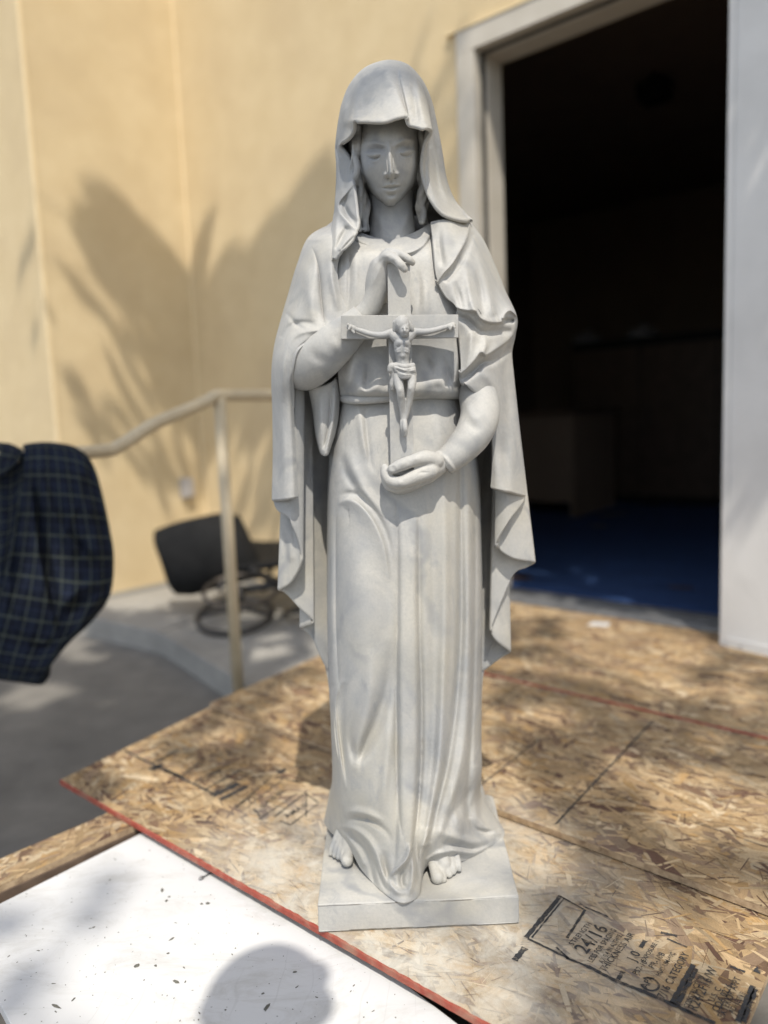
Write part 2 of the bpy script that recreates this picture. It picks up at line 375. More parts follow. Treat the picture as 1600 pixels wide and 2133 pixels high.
# ------------------------------------------------------------------ open door leaf on the right
L0 = on_z(1500, 1343, .018); L1 = on_z(1600, 1367, .018); LD = (L1 - L0); LD[2] = 0; LD /= np.linalg.norm(LD); LN = np.array([LD[1], -LD[0], 0])
if LN @ (-L0) < 0: LN = -LN
df = empty('door', L0, 'white metal door leaf swung open towards the camera on the right', 'door')
box('leaf_panel', L0 - LN * .045, LD * .92, LN * .044, Zv * 2.08, M_LEAF, df, .002)
box('edge_channel', L0 + LN * .0 - LD * .0 + Zv * .002, LD * .022, LN * .0015, Zv * 2.07, M_LEAF, df)
sw = box('door_sweep', L0 + LN * .0006 + LD * .0225 + Zv * (-.006), LD * .89, LN * .004, Zv * .036, M_LEAF, df, .001)
for k in range(6): tube('screw', [L0 + LD * (.07 + .15 * k) + LN * .004 + Zv * .012, L0 + LD * (.07 + .15 * k) + LN * .0065 + Zv * .012], .0035, M_METAL, sw, 8)
for zh in (.35, 1.02, 1.72):
    hg = box('hinge', L0 - LD * .0015 - LN * .040 + Zv * (zh - .05), LD * .0015, LN * .034, Zv * .1, M_METAL, df)
    for k in (-.03, 0, .03): tube('screw', [L0 - LD * .001 - LN * .02 + Zv * (zh + k), L0 - LD * .0025 - LN * .02 + Zv * (zh + k)], .003, M_METAL, hg, 8)
# ------------------------------------------------------------------ walkway slab, kerb, landing
c0 = on_z(335, 1318, WALK_Z); c1 = on_z(178, 1283, WALK_Z); c2 = on_z(478, 1405, WALK_Z)
cdir = (c1 - c0); cdir[2] = 0; cdir /= np.linalg.norm(cdir); kd = c2 - c0; kd[2] = 0; kd /= np.linalg.norm(kd)
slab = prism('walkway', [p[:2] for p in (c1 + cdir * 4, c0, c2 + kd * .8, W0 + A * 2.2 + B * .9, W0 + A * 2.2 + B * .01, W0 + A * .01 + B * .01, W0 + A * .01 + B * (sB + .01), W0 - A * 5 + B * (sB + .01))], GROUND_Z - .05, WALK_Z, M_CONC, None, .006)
tag(slab, 'light concrete walkway slab along the foot of the wall', kind='structure')
jt = on_z(505, 1252, WALK_Z); jd = jt - c0; jd[2] = 0; jl = np.linalg.norm(jd); jd /= jl; jn = np.array([-jd[1], jd[0], 0])
box('control_joint', c0 + jd * .01 - jn * .006 + Zv * .0005, jd * jl, jn * .012, Zv * .001, M_CONC2, slab)
land = prism('landing', [(-.20, 2.15), (-.36, 1.85), (-.50, 1.58), (-.36, 1.40), (.20, .94), (.50, .70), (2.6, .2), wl(4.5, 0, .0)[:2], wl(s1 - .35, 0, .0)[:2]], GROUND_Z - .02, LAND_Z, M_CONC2)
tag(land, 'raised concrete landing under the boards at the doorway', kind='structure')

# ------------------------------------------------------------------ handrail
PY = 2.40
pt = on_y(457, 824, PY); rdir = np.array([B[0], B[1], 0])
rl = empty('handrail', (pt[0], pt[1], WALK_Z - .03), 'beige painted pipe handrail bending down to the left in front of the wall', 'handrail')
def on_rail(x, y): n = np.array([rdir[1], -rdir[0], 0]); return on_plane(x, y, pt, n)
ra, rb_, rc, rd_ = on_rail(430, 836), on_rail(320, 884), on_rail(250, 928), on_rail(205, 940)
e0 = pt - rdir * 1.6; e0[2] = pt[2] + .0
tail = rd_ + rdir * .55; tail[2] = rd_[2]
path = np.array([e0, pt - rdir * .15, pt + rdir * .0, ra, (ra + rb_) / 2, rb_, rc, rd_, (rd_ + tail) / 2, tail])
tube('rail', path, .0185, M_RAIL, rl, 18, 80)
tube('post', [(pt[0], pt[1], GROUND_Z), (pt[0], pt[1], pt[2] - .006)], .0185, M_RAIL, rl, 18)
p2 = pt - rdir * 1.45
tube('post', [(p2[0], p2[1], GROUND_Z), (p2[0], p2[1], pt[2] - .006)], .0185, M_RAIL, rl, 18)
p3 = rd_ + rdir * .5
tube('post', [(p3[0], p3[1], GROUND_Z), (p3[0], p3[1], rd_[2] - .006)], .0185, M_RAIL, rl, 18)

# ------------------------------------------------------------------ outlet box on the wall
ob = on_plane(385, 1016, W0, NL)
ox = empty('outlet_box', ob, 'small grey weatherproof outlet box on the stucco wall', 'outlet box')
box('cover', ob - B * .032 - Zv * .055, B * .064, A * .032, Zv * .11, M_BOX, ox, .006)
box('lid', ob - B * .029 - Zv * .048 + A * .0325, B * .058, A * .012, Zv * .09, M_BOX, ox, .005)

# ------------------------------------------------------------------ two black swivel chairs
def ring(c, r, rt, n=48, tilt=None):
    P = []
    for k in range(n + 1):
        a = 2 * math.pi * k / n; P.append(np.array(c) + np.array([math.cos(a) * r, math.sin(a) * r, 0]))
    return tube_arrays(np.array(P), rt, 10, None, False)
def shell(rows, th):
    """Curved moulded shell from a grid of points with real thickness."""
    G = np.array([catmull(r, 22) for r in rows]); G = np.array([catmull(G[:, i], 22) for i in range(22)]).transpose(1, 0, 2)
    nrm = np.cross(np.gradient(G, axis=0), np.gradient(G, axis=1)); nrm /= np.linalg.norm(nrm, axis=2)[..., None] + 1e-9
    V = np.vstack([G.reshape(-1, 3), (G + nrm * th).reshape(-1, 3)]); n = 22; k = n * n; Fc = []
    for i in range(n - 1):
        for j in range(n - 1):
            q = (i * n + j, i * n + j + 1, (i + 1) * n + j + 1, (i + 1) * n + j); Fc.append(q); Fc.append(tuple(x + k for x in q[::-1]))
    rim = [(0, j) for j in range(n)] + [(i, n - 1) for i in range(1, n)] + [(n - 1, j) for j in range(n - 2, -1, -1)] + [(i, 0) for i in range(n - 2, 0, -1)]
    R = [i * n + j for i, j in rim]
    for a_, b_ in zip(R, R[1:] + R[:1]): Fc.append((b_, a_, a_ + k, b_ + k))
    return V, Fc
CH_Z = WALK_Z
M_BROWNMETAL = spotted('brown_metal', (.06, .05, .04), (.12, .10, .08), 30, .5)
def chair(label):
    """Low swivel chair seen from behind: tilted moulded back, seat beyond it, spring ring and floor ring."""
    rr = .156; ti = rad(13); nv_ = np.array([0, -math.sin(ti), math.cos(ti)]); bv = np.array([0, math.cos(ti), math.sin(ti)]); ux = np.array([1., 0, 0])
    rc = on_z(490, 1282, CH_Z + rr * math.sin(ti) + .016); t = empty('swivel_chair', (rc[0], rc[1], CH_Z), label, 'chair', 'black swivel chairs by the wall')
    def hoop(nm, c, r, rt, mt):
        P = np.array([c + ux * math.cos(a) * r + bv * math.sin(a) * r for a in np.linspace(0, 2 * math.pi, 57)])
        V, Fc = tube_arrays(P, rt, 10, None, False, 1.0, nv_); mesh(nm, V, Fc, mt, t, True)
    up_ = on_y(503, 1228, rc[1] + .02)
    hoop('floor_ring', rc, rr, .0125, M_BLKMETAL); hoop('spring_ring', up_, rr * 1.0, .010, M_BROWNMETAL)
    tube('swivel_post', [rc + nv_ * .005, up_ + nv_ * .02], .024, M_BLKMETAL, t, 14)
    tube('cross_bar', [rc - ux * rr, rc + nv_ * .03, rc + ux * rr], .010, M_BLKMETAL, t, 8, 16)
    Yb = rc[1] + .22
    g = lambda x, y, d: on_y(x, y, Yb + d)
    rows = [[g(330, 1112, .10), g(368, 1094, .07), g(415, 1084, .05), g(462, 1077, .05), g(497, 1082, .07)], [g(327, 1130, .06), g(372, 1125, .03), g(425, 1112, .0), g(475, 1102, .0), g(510, 1112, .03)],
            [g(342, 1172, .03), g(388, 1165, .0), g(440, 1152, -.03), g(490, 1142, -.03), g(527, 1150, .01)], [g(356, 1212, .02), g(400, 1208, -.01), g(452, 1192, -.03), g(505, 1180, -.03), g(541, 1184, .01)], [g(372, 1231, .04), g(410, 1230, .02), g(460, 1216, .0), g(510, 1203, .0), g(540, 1197, .03)]]
    V, Fc = shell(rows, .026); b_ = mesh('backrest', V, Fc, M_BLACK, t, True)
    if (np.array(b_.data.polygons[0].normal) @ (CAM - rc)) < 0: pass
    sd_ = np.array([.25, .97, 0]); c_ = (up_ + rows[3][2]) / 2
    rows = [[c_ + sd_ * u + np.array([.97, -.25, 0]) * v + Zv * (.05 + .10 * u + .12 * v * v * 4) for v in (-.24, -.12, 0, .12, .24)] for u in (.06, .2, .34, .46)]
    V, Fc = shell(rows, .03); mesh('seat', V, Fc, M_BLACK, t, True)
    for v in (-.1, .1): tube('seat_bar', [up_ + np.array([.97, -.25, 0]) * v, c_ + sd_ * .3 + np.array([.97, -.25, 0]) * v + Zv * .06], .012, M_BLKMETAL, t, 8)
    tube('tilt_lever', [up_ + np.array([.02, 0, .0]), up_ + np.array([.17, -.03, .03]), up_ + np.array([.30, -.05, .10])], .017, M_BLKMETAL, t, 10, 12)
    return t, np.array([rc[0], rc[1], CH_Z])
c_1, rc1 = chair('black swivel chair whose wide back shows whole behind the rail post')
def copy_tree(o, parent=None):
    c = o.copy(); COL.objects.link(c)
    if parent is not None: c.parent = parent; c.matrix_parent_inverse = o.matrix_parent_inverse.copy()
    for ch in list(o.children): copy_tree(ch, c)
    return c
c_2 = copy_tree(c_1); c_2['label'] = 'black swivel chair half hidden behind the hanging mantle of the statue'
rc2 = on_z(668, 1283, CH_Z); c_2.location = rc2; c_2.rotation_euler = (0, 0, rad(-135))
# ------------------------------------------------------------------ strand boards
PAL = [((.52, .375, .215), 5), ((.455, .32, .175), 5), ((.565, .43, .265), 4), ((.39, .27, .15), 3.5), ((.46, .30, .14), 2), ((.31, .215, .14), 3.0), ((.23, .145, .092), 2.0), ((.15, .085, .06), 1.3), ((.61, .49, .33), 1.6)]
def clip_poly(P, poly):
    """Sutherland-Hodgman against a convex anticlockwise polygon."""
    out = P
    for i in range(len(poly)):
        a, b = poly[i], poly[(i + 1) % len(poly)]
        inp, out = out, []
        if not inp: return []
        def side(p): return (b[0] - a[0]) * (p[1] - a[1]) - (b[1] - a[1]) * (p[0] - a[0])
        for j in range(len(inp)):
            p, q = inp[j], inp[(j + 1) % len(inp)]; sp, sq = side(p), side(q)
            if sp >= 0: out.append(p)
            if sp * sq < 0:
                t = sp / (sp - sq); out.append(tuple(p[k] + (q[k] - p[k]) * t for k in range(len(p))))
    return out
def strands(name, poly, z, axis, dens, seed, parent):
    rng = random.Random(seed)
    xs = [p[0] for p in poly]; ys = [p[1] for p in poly]
    area = abs(sum(poly[i][0] * poly[(i + 1) % len(poly)][1] - poly[(i + 1) % len(poly)][0] * poly[i][1] for i in range(len(poly)))) / 2
    if sum(poly[i][0] * poly[(i + 1) % len(poly)][1] - poly[(i + 1) % len(poly)][0] * poly[i][1] for i in range(len(poly))) < 0: poly = poly[::-1]
    bb = (max(xs) - min(xs)) * (max(ys) - min(ys))
    V, Fc, UVs, Cs = [], [], [], []
    cols = [c for c, _ in PAL]; wts = [w for _, w in PAL]
    for i in range(int(dens * bb)):
        cx, cy = rng.uniform(min(xs), max(xs)), rng.uniform(min(ys), max(ys))
        kind = rng.random()
        if kind < .52: L, W = rng.uniform(.045, .15), rng.uniform(.008, .030)
        elif kind < .76: L, W = rng.uniform(.015, .055), rng.uniform(.002, .008)
        else: L, W = rng.uniform(.006, .05), rng.uniform(.0006, .0022)
        th = axis + rng.gauss(0, .55) + (rng.uniform(-1.5, 1.5) if rng.random() < .25 else 0)
        c, s = math.cos(th), math.sin(th); n = 4
        top, bot = [], []
        tap = rng.uniform(.5, 1.0); sk = rng.uniform(-.5, .5) * W
        for k in range(n):
            u = k / (n - 1) - .5; w = W / 2 * (1 - (1 - tap) * abs(2 * u)) * rng.uniform(.8, 1.1)
            top.append((u * L + rng.uniform(-.3, .3) * W + sk, w)); bot.append((u * L + rng.uniform(-.3, .3) * W - sk, -w))
        pts = [(cx + x * c - y * s, cy + x * s + y * c, x + i * .37, y + i * .113) for x, y in bot + top[::-1]]
        pts = clip_poly(pts, poly)
        if len(pts) < 3: continue
        col = rng.choices(cols, wts)[0]
        if W < .0025: col = rng.choice([(.10, .055, .04), (.16, .09, .06), (.24, .15, .09), (.58, .46, .30)])
        k = rng.uniform(.70, 1.20); col = tuple(v * k for v in col)
        h = z + .0002 + (.0003 * rng.random() if W > .008 else .0004 + .0004 * rng.random())
        tx, ty = rng.gauss(0, .003), rng.gauss(0, .003)
        b0 = len(V)
        for p in pts:
            V.append((p[0], p[1], h + max(-.0002, min(.0003, (p[0] - cx) * tx + (p[1] - cy) * ty)))); UVs.append((p[2], p[3])); Cs.append(col + (1,))
        Fc.append(tuple(range(b0, b0 + len(pts))))
    me = bpy.data.meshes.new(name); me.from_pydata(V, [], Fc); me.update()
    uvl = me.uv_layers.new(name='UVMap'); ca = me.color_attributes.new('tint', 'FLOAT_COLOR', 'CORNER')
    li = np.zeros(len(me.loops), int); me.loops.foreach_get('vertex_index', li)
    uvl.data.foreach_set('uv', np.array(UVs, np.float32)[li].ravel()); ca.data.foreach_set('color', np.array(Cs, np.float32)[li].ravel())
    o = link(name, me, M_STRAND, parent, False); o['kind'] = 'stuff'; return o
def board(name, poly, z, th, axis, dens, seed, label, red=None):
    cx = sum(p[0] for p in poly) / len(poly); cy = sum(p[1] for p in poly) / len(poly)
    t = empty(name, (cx, cy, z - th), label, 'board', 'strand boards covering the landing')
    prism('core', poly, z - th, z, M_OSBCORE, t)
    strands('wood_strands', poly, z, axis, dens, seed, t)
    if red is not None:                                          # painted factory edge between corners i and i+1
        p, q = np.array(poly[red]), np.array(poly[(red + 1) % len(poly)]); d = q - p; d /= np.linalg.norm(d); c = np.array([cx, cy]); nrm = np.array([d[1], -d[0]])
        if nrm @ (c - p) > 0: nrm = -nrm
        rng = random.Random(seed + 9); V, Fc = [], []; n = 160; Ln = np.linalg.norm(q - p)
        for k in range(n + 1):
            w = p + d * Ln * k / n; o_ = nrm * (.0008 + .0008 * rng.random()); i_ = -nrm * (.0005 + .0022 * rng.random() ** 2)
            V += [(*(w + o_ * .7), z - th), (*(w + o_), z - .001), (*(w + o_ * .2), z + .0012), (*(w + i_), z + .00115)]
        for k in range(n):
            for j in range(3): Fc.append((k * 4 + j, k * 4 + j + 1, k * 4 + j + 5, k * 4 + j + 4))
        mesh('painted_edge', V, Fc, M_RED, t)
    return t
AX = math.atan2(-.65, .76)
E1 = np.array([.757, -.653])                                      # along the red edge, to the right
zA = 0.0
pA0 = on_z(125, 1625, zA)[:2]; pA1 = on_z(1010, 2131, zA)[:2]; rdA = (pA1 - pA0) / np.linalg.norm(pA1 - pA0)
pAr = on_z(1600, 2030, zA)[:2]; pAr2 = on_z(1556, 2133, zA)[:2]; er = (pAr2 - pAr) / np.linalg.norm(pAr2 - pAr)
def isect(p, d, q, e):
    A_ = np.array([[d[0], -e[0]], [d[1], -e[1]]]); t = np.linalg.solve(A_, np.array(q) - np.array(p)); return np.array(p) + np.array(d) * t[0]
pAc = isect(pA0, rdA, pAr, er)
pAl = on_z(590, 1400, zA)[:2]; el = (pAl - pA0) / np.linalg.norm(pAl - pA0)
polyA = [pA0, pAc, pAr - er * .30, pA0 + el * .80]
bA = board('strand_board', [tuple(p) for p in polyA], zA, .010, AX, 7500, 5, 'stamped strand board with a red painted edge under the statue', red=0)
zB = .0145
pB0 = on_z(437, 1466, zB)[:2]; pB1 = on_z(1600, 1893, zB)[:2]; db = (pB1 - pB0) / np.linalg.norm(pB1 - pB0)
pC0 = on_z(1003, 1404, zB)[:2]; pC1 = on_z(1600, 1541, zB)[:2]; dc = (pC1 - pC0) / np.linalg.norm(pC1 - pC0)
eb = on_z(600, 1395, zB)[:2] - pB0; eb /= np.linalg.norm(eb)
q0 = isect(pC0, dc, pB0, eb)
polyB = [pB0, pB1 + db * .5, pC1 + dc * .5, q0]
bB = board('strand_board', [tuple(p) for p in polyB], zB, .011, AX, 7000, 6, 'strand board with ruled black grid lines lapping over the stamped board', red=None)
zC = .0190
e2 = np.array(rdA)
tl = wl(s1 - .45, 0, .045)[:2]; tr = wl(s2 + .6, 0, .045)[:2]
polyC = [q0 - dc * .0, pC1 + dc * .5, tr, tl]
bC = board('strand_board', [tuple(p) for p in polyC], zC, .011, AX, 6000, 7, 'sunlit strand board lying against the aluminium threshold', red=0)

# ------------------------------------------------------------------ lumber and the strip of strand board on it, left
zS = -.0125
sa, sb_ = on_z(0, 1790, zS)[:2], on_z(235, 1690, zS)[:2]; ds = (sb_ - sa) / np.linalg.norm(sb_ - sa)
ta, tb_ = on_z(0, 1846, zS)[:2], on_z(300, 1716, zS)[:2]
wn = np.array([ds[1], -ds[0]]); wd = abs((ta - sa) @ wn)
st = board('strand_strip', [tuple(sa - ds * .5), tuple(sa - ds * .5 + wn * wd), tuple(sa + wn * wd + ds * .30), tuple(sa + ds * .30)], zS, .011, math.atan2(ds[1], ds[0]), 9000, 8, 'narrow strip of strand board along the weathered timber on the left')
zL = zS - .0112
lm = empty('timber', (sa[0], sa[1], GROUND_Z), 'weathered brown timber supporting the strand strip beside the white board', 'timber')
lp = [sa - ds * .5 - wn * .004, sa - ds * .5 + wn * (wd + .0015), sa + wn * (wd + .0015) + ds * .33, sa + ds * .33 - wn * .004]
prism('beam', [tuple(p) for p in lp], zL - .040, zL, M_LUMBER, lm, .002)
for off in (-.45, .05): prism('bearer', [tuple(sa + ds * off), tuple(sa + ds * off + wn * wd), tuple(sa + ds * (off + .09) + wn * wd), tuple(sa + ds * (off + .09))], GROUND_Z, zL - .041, M_LUMBER, lm)

# ------------------------------------------------------------------ white board in front
zW = -.0235
wa, wb = on_z(0, 1882, zW)[:2], on_z(297, 1734, zW)[:2]; dw = (wb - wa) / np.linalg.norm(wb - wa)
wc = on_z(0, 2092, zW)[:2]
wb_ = wb + dw * .09
nw_ = np.array([dw[1], -dw[0]])
ec = on_z(22, 2133, zW)[:2] - wc; ec /= np.linalg.norm(ec)
wcc = isect(wc, ec, wb, -dw)
poly = [wcc, wcc + ec * 1.3, wcc + ec * 1.3 + dw * (np.linalg.norm(wb_ - wcc)), wb_]
wt = empty('white_board', (wc[0], wc[1], zW - .016), 'white melamine board flecked with dirt in front of the statue', 'board')
prism('panel', [tuple(p) for p in poly], zW - .016, zW, M_WHITE, wt, .0012)
prism('bearer', [tuple(p) for p in (wcc + ec * .05 + dw * .05, wcc + ec * .05 + dw * .14, wcc + ec * 1.2 + dw * .14, wcc + ec * 1.2 + dw * .05)], GROUND_Z, zW - .0165, M_LUMBER, wt)
prism('bearer', [tuple(p) for p in (wcc + ec * .05 + dw * .36, wcc + ec * .05 + dw * .44, wcc + ec * 1.2 + dw * .44, wcc + ec * 1.2 + dw * .36)], GROUND_Z, zW - .0165, M_LUMBER, wt)
# crumbs and chips on it
rng = random.Random(12); V, Fc = [], []
def chip(x, y, r, el_=1.0, th=None):
    th = rng.uniform(0, 6.28) if th is None else th; n = rng.randint(5, 8); k = len(V); h = r * rng.uniform(.15, .5)
    for i in range(n):
        a = 2 * math.pi * i / n; rr = r * rng.uniform(.6, 1.2); px, py = math.cos(a) * rr * el_, math.sin(a) * rr
        V.append((x + px * math.cos(th) - py * math.sin(th), y + px * math.sin(th) + py * math.cos(th), zW + .0003))
    V.append((x, y, zW + .0003 + h))
    for i in range(n): Fc.append((k + i, k + (i + 1) % n, k + n))
for i in range(420):
    p = on_z(rng.uniform(0, 950), rng.uniform(1745, 2133), zW)
    if (np.array(p[:2]) - pA0) @ np.array([-rdA[1], rdA[0]]) > -.004 or (np.array(p[:2]) - wa) @ nw_ < .004: continue
    chip(p[0], p[1], rng.choice((.0004, .0005, .0006, .0009, .0011)), rng.choice((1, 1, 1.6, 3)))
for x, y, r, e_ in ((285, 2012, .0046, 1.3), (420, 1883, .0026, 1.5), (433, 1882, .0034, 1.2), (338, 1855, .0032, 1.9), (352, 1868, .0026, 1.2), (346, 1877, .0030, 1.3), (350, 1986, .0026, 1.3), (367, 2045, .0028, 2.4), (324, 2012, .0022, 1.6), (557, 2097, .0042, 2.2), (548, 2070, .0020, 1.2), (116, 2096, .0030, 4.2), (153, 2082, .0015, 3.0), (614, 2025, .0020, 2.), (358, 1956, .002, 3.), (470, 2104, .0016, 1), (195, 1932, .0018, 1.6), (188, 1934, .0013, 2.5)):
    p = on_z(x, y, zW); chip(p[0], p[1], r, e_)
M_GRIT = spotted('grit', (.10, .10, .085), (.17, .165, .14), 200, .9)
o = mesh('debris', V, Fc, M_GRIT); tag(o, 'dark grit and chips scattered over the white board', kind='stuff')
# small grinding burr lying against the red edge
ga, gb = on_z(417, 1834, zW), on_z(452, 1813, zW)
bur = empty('grinding_burr', ga, 'small steel grinding burr lying by the red edge on the white board', 'burr')
ga = ga + Zv * .0032; gb = gb + Zv * .0014
tube('shank', [ga + (gb - ga) * .2, gb], .0011, M_BLKMETAL, bur, 8)
tube('head', [ga - (gb - ga) * .08, ga + (gb - ga) * .0, ga + (gb - ga) * .12, ga + (gb - ga) * .24], [.0006, .0028, .0030, .0008], M_METAL, bur, 12, 16)

# ------------------------------------------------------------------ ink stamps and ruled lines
def line_px(name, a, b, w, z, parent, wob=.0003, seed=1):
    r_ = random.Random(seed); p, q = on_z(*a, z), on_z(*b, z); d = (q - p)[:2]; L = np.linalg.norm(d); d /= L; n_ = np.array([-d[1], d[0]]); m_ = max(8, int(L / .006)); V, Fc = [], []
    for i in range(m_ + 1):
        c = p[:2] + d * L * i / m_ + n_ * r_.uniform(-wob, wob); ww = w / 2 * r_.uniform(.75, 1.2)
        V += [(*(c - n_ * ww), z), (*(c + n_ * ww), z)]
    Fc = [(2 * i, 2 * i + 2, 2 * i + 3, 2 * i + 1) for i in range(m_)]
    return mesh(name, V, Fc, M_INK, parent)
def text_px(body, a, b, z, parent, squash=1.0):
    cu = bpy.data.curves.new('stamp_text', 'FONT'); cu.body = body; cu.size = 1; cu.space_character = 1.08; cu.offset = .012
    o = bpy.data.objects.new('stamp_text', cu); COL.objects.link(o)
    dg = bpy.context.evaluated_depsgraph_get(); me = bpy.data.meshes.new_from_object(o.evaluated_get(dg)); bpy.data.objects.remove(o)
    co = np.zeros(len(me.vertices) * 3); me.vertices.foreach_get('co', co); co = co.reshape(-1, 3); w0, w1 = co[:, 0].min(), co[:, 0].max()
    p, q = on_z(*a, z), on_z(*b, z); d = q - p; L = np.linalg.norm(d); d /= L; up_ = np.array([-d[1], d[0], 0]); k = L / (w1 - w0)
    co = p + (co[:, :1] - w0) * k * d + co[:, 1:2] * k * squash * up_
    me.vertices.foreach_set('co', co.ravel()); me.update(); me.materials.clear()
    return link('stamp_text', me, M_INK, parent, False)
zi = zA + .0016
sp = lambda X, Y: (1180 + X / 3.81, 1850 + Y / 3.81)
for body, a, b, sq in (('STRENGTH', (55, 455), (205, 285), 1), ('24/16', (160, 525), (335, 325), 1.05), ('LESS FOR SPACING', (205, 592), (400, 335), 1.25), ('AX 0.4 IN ALTHRE', (290, 600), (446, 378), 1.25),
        ('THICKNESS AIR', (305, 668), (545, 368), 1), ('J 0', (545, 590), (590, 520), 1), ('PS2-10', (562, 690), (645, 590), 1), ('EXPOSURE 1', (625, 585), (735, 425), 1), ('PR-108', (695, 640), (785, 525), 1), ('HUD-UM-40C', (742, 702), (866, 518), 1),
        ('7/16 CATEGORY', (778, 878), (978, 525), 1.1), ('CONSTRUCTION', (968, 955), (1088, 700), 1.1), ('1R24/2F16/W', (1022, 1005), (1198, 645), 1.0), ('U.S. C', (1170, 905), (1232, 800), 1), ('COA 0226-A', (1206, 985), (1345, 730), 1),
        ('EXTERIOR APPT', (1252, 1035), (1388, 720), 1.1), ('ADHESIVE', (1325, 1000), (1424, 835), 1)):
    text_px(body, sp(*a), sp(*b), zi, bA, sq)
for a, b, w in (((0, 555), (170, 620), .0040), ((170, 620), (400, 740), .0062), ((400, 740), (600, 815), .0062), ((600, 815), (850, 925), .0066), ((850, 925), (1180, 1075), .0064), ((838, 915), (1008, 605), .0072), ((880, 930), (1030, 640), .0062), ((1362, 1060), (1482, 775), .0075), ((1405, 1060), (1502, 800), .006),
        ((5, 395), (150, 170), .0042), ((-80, 470), (20, 560), .003), ((150, 150), (330, 225), .0026), ((750, 350), (880, 380), .005), ((590, 470), (625, 415), .0062), ((410, 725), (450, 660), .006), ((800, 400), (960, 470), .003), ((1300, 620), (1420, 665), .004)):
    line_px('stamp_line', sp(*a), sp(*b), w, zi, bA)
for a, b, w in (((1096, 1953), (1168, 1866), .0075), ((1108, 1953), (1176, 1870), .003), ((1100, 1955), (1182, 1995), .004), ((1072, 2000), (1094, 1974), .009), ((1166, 1866), (1216, 1894), .003)):
    line_px('stamp_line', a, b, w, zi, bA)
V, Fc = [], []; lc = on_z(*sp(662, 762), zi)
for k in range(37):
    a = math.radians(-150 + 300 * k / 36 - 35)
    for r_ in (.0098, .0128): V.append((lc[0] + math.cos(a) * r_, lc[1] + math.sin(a) * r_, zi))
for k in range(36): Fc.append((2 * k, 2 * k + 1, 2 * k + 3, 2 * k + 2))
mesh('stamp_ring', V, Fc, M_INK, bA); text_px('APA', sp(640, 800), sp(700, 712), zi, bA)
# the second stamp, left of the statue
s2p = lambda X, Y: (250 + X / 3.636, 1520 + Y / 3.636)
for a, b, w in (((30, 155), (700, 480), .006), ((130, 190), (360, 80), .003), ((240, 255), (440, 150), .004), ((460, 350), (640, 215), .004), ((560, 400), (830, 255), .0045), ((640, 455), (920, 300), .0055), ((690, 480), (1010, 315), .0035), ((330, 300), (470, 360), .012), ((700, 500), (900, 405), .018), ((760, 530), (960, 430), .013), ((880, 590), (1150, 350), .0035), ((960, 590), (1230, 380), .0025), ((1050, 680), (1340, 480), .003), ((1170, 660), (1390, 490), .0035), ((1210, 690), (1300, 720), .003), ((1300, 715), (1500, 560), .003), ((1390, 470), (1500, 550), .003), ((1010, 600), (1060, 650), .003), ((1180, 350), (1360, 400), .004), ((1410, 470), (1410, 660), .0025)):
    line_px('stamp_line', s2p(*a), s2p(*b), w, zi, bA)
for body, a, b in (('SHEATHING SPAN', (250, 190), (400, 110)), ('RATED', (290, 250), (430, 180)), ('SQ FT 48 IN', (480, 370), (640, 260)), ('EXPOSURE', (600, 420), (760, 320)), ('MILL 16', (930, 560), (1040, 480)), ('0.418 IN', (1090, 590), (1250, 470)), ('AMAX', (1270, 670), (1430, 570))):
    text_px(body, s2p(*a), s2p(*b), zi, bA)
for x, y, r_ in ((270, 290, .013), (300, 270, .011), (240, 295, .008), (1210, 320, .010), (1240, 310, .008)):
    c = on_z(*s2p(x, y), zi); rr = random.Random(x); Vb = [(c[0] + math.cos(k * .42) * r_ * rr.uniform(.5, 1.2), c[1] + math.sin(k * .42) * r_ * rr.uniform(.5, 1.2), zi) for k in range(15)]
    mesh('ink_blot', Vb, [tuple(range(15))], M_INK, bA)
c = on_z(*sp(1520, 650), zi); rr = random.Random(4); mesh('ink_blot', [(c[0] + math.cos(k * .42) * .007 * rr.uniform(.4, 1.2), c[1] + math.sin(k * .42) * .007 * rr.uniform(.4, 1.2), zi) for k in range(15)], [tuple(range(15))], M_INK, bA)
zj = zB + .0016
for a, b, w in (((1361, 1500), (1157, 1717), .0042), ((1083, 1428), (900, 1560), .0032), ((1122, 1540), (960, 1668), .0032), ((980, 1560), (1310, 1665), .0012), ((1310, 1665), (1600, 1765), .0016)):
    line_px('ruled_line', a, b, w, zj, bB, .0005)
# scrap of white paper near the threshold
p = on_z(1243, 1300, zC + .002); o = mesh('paper_scrap', [p + np.array(v) for v in ((-.035, -.005, 0), (.03, -.03, .0), (.045, -.005, .004), (.0, .03, .001))], [(0, 1, 2, 3)], M_WHITE)
sm_ = o.modifiers.new('thick', 'SOLIDIFY'); sm_.thickness = .0012
tag(o, 'tiny white paper scrap on the board near the threshold', 'paper')
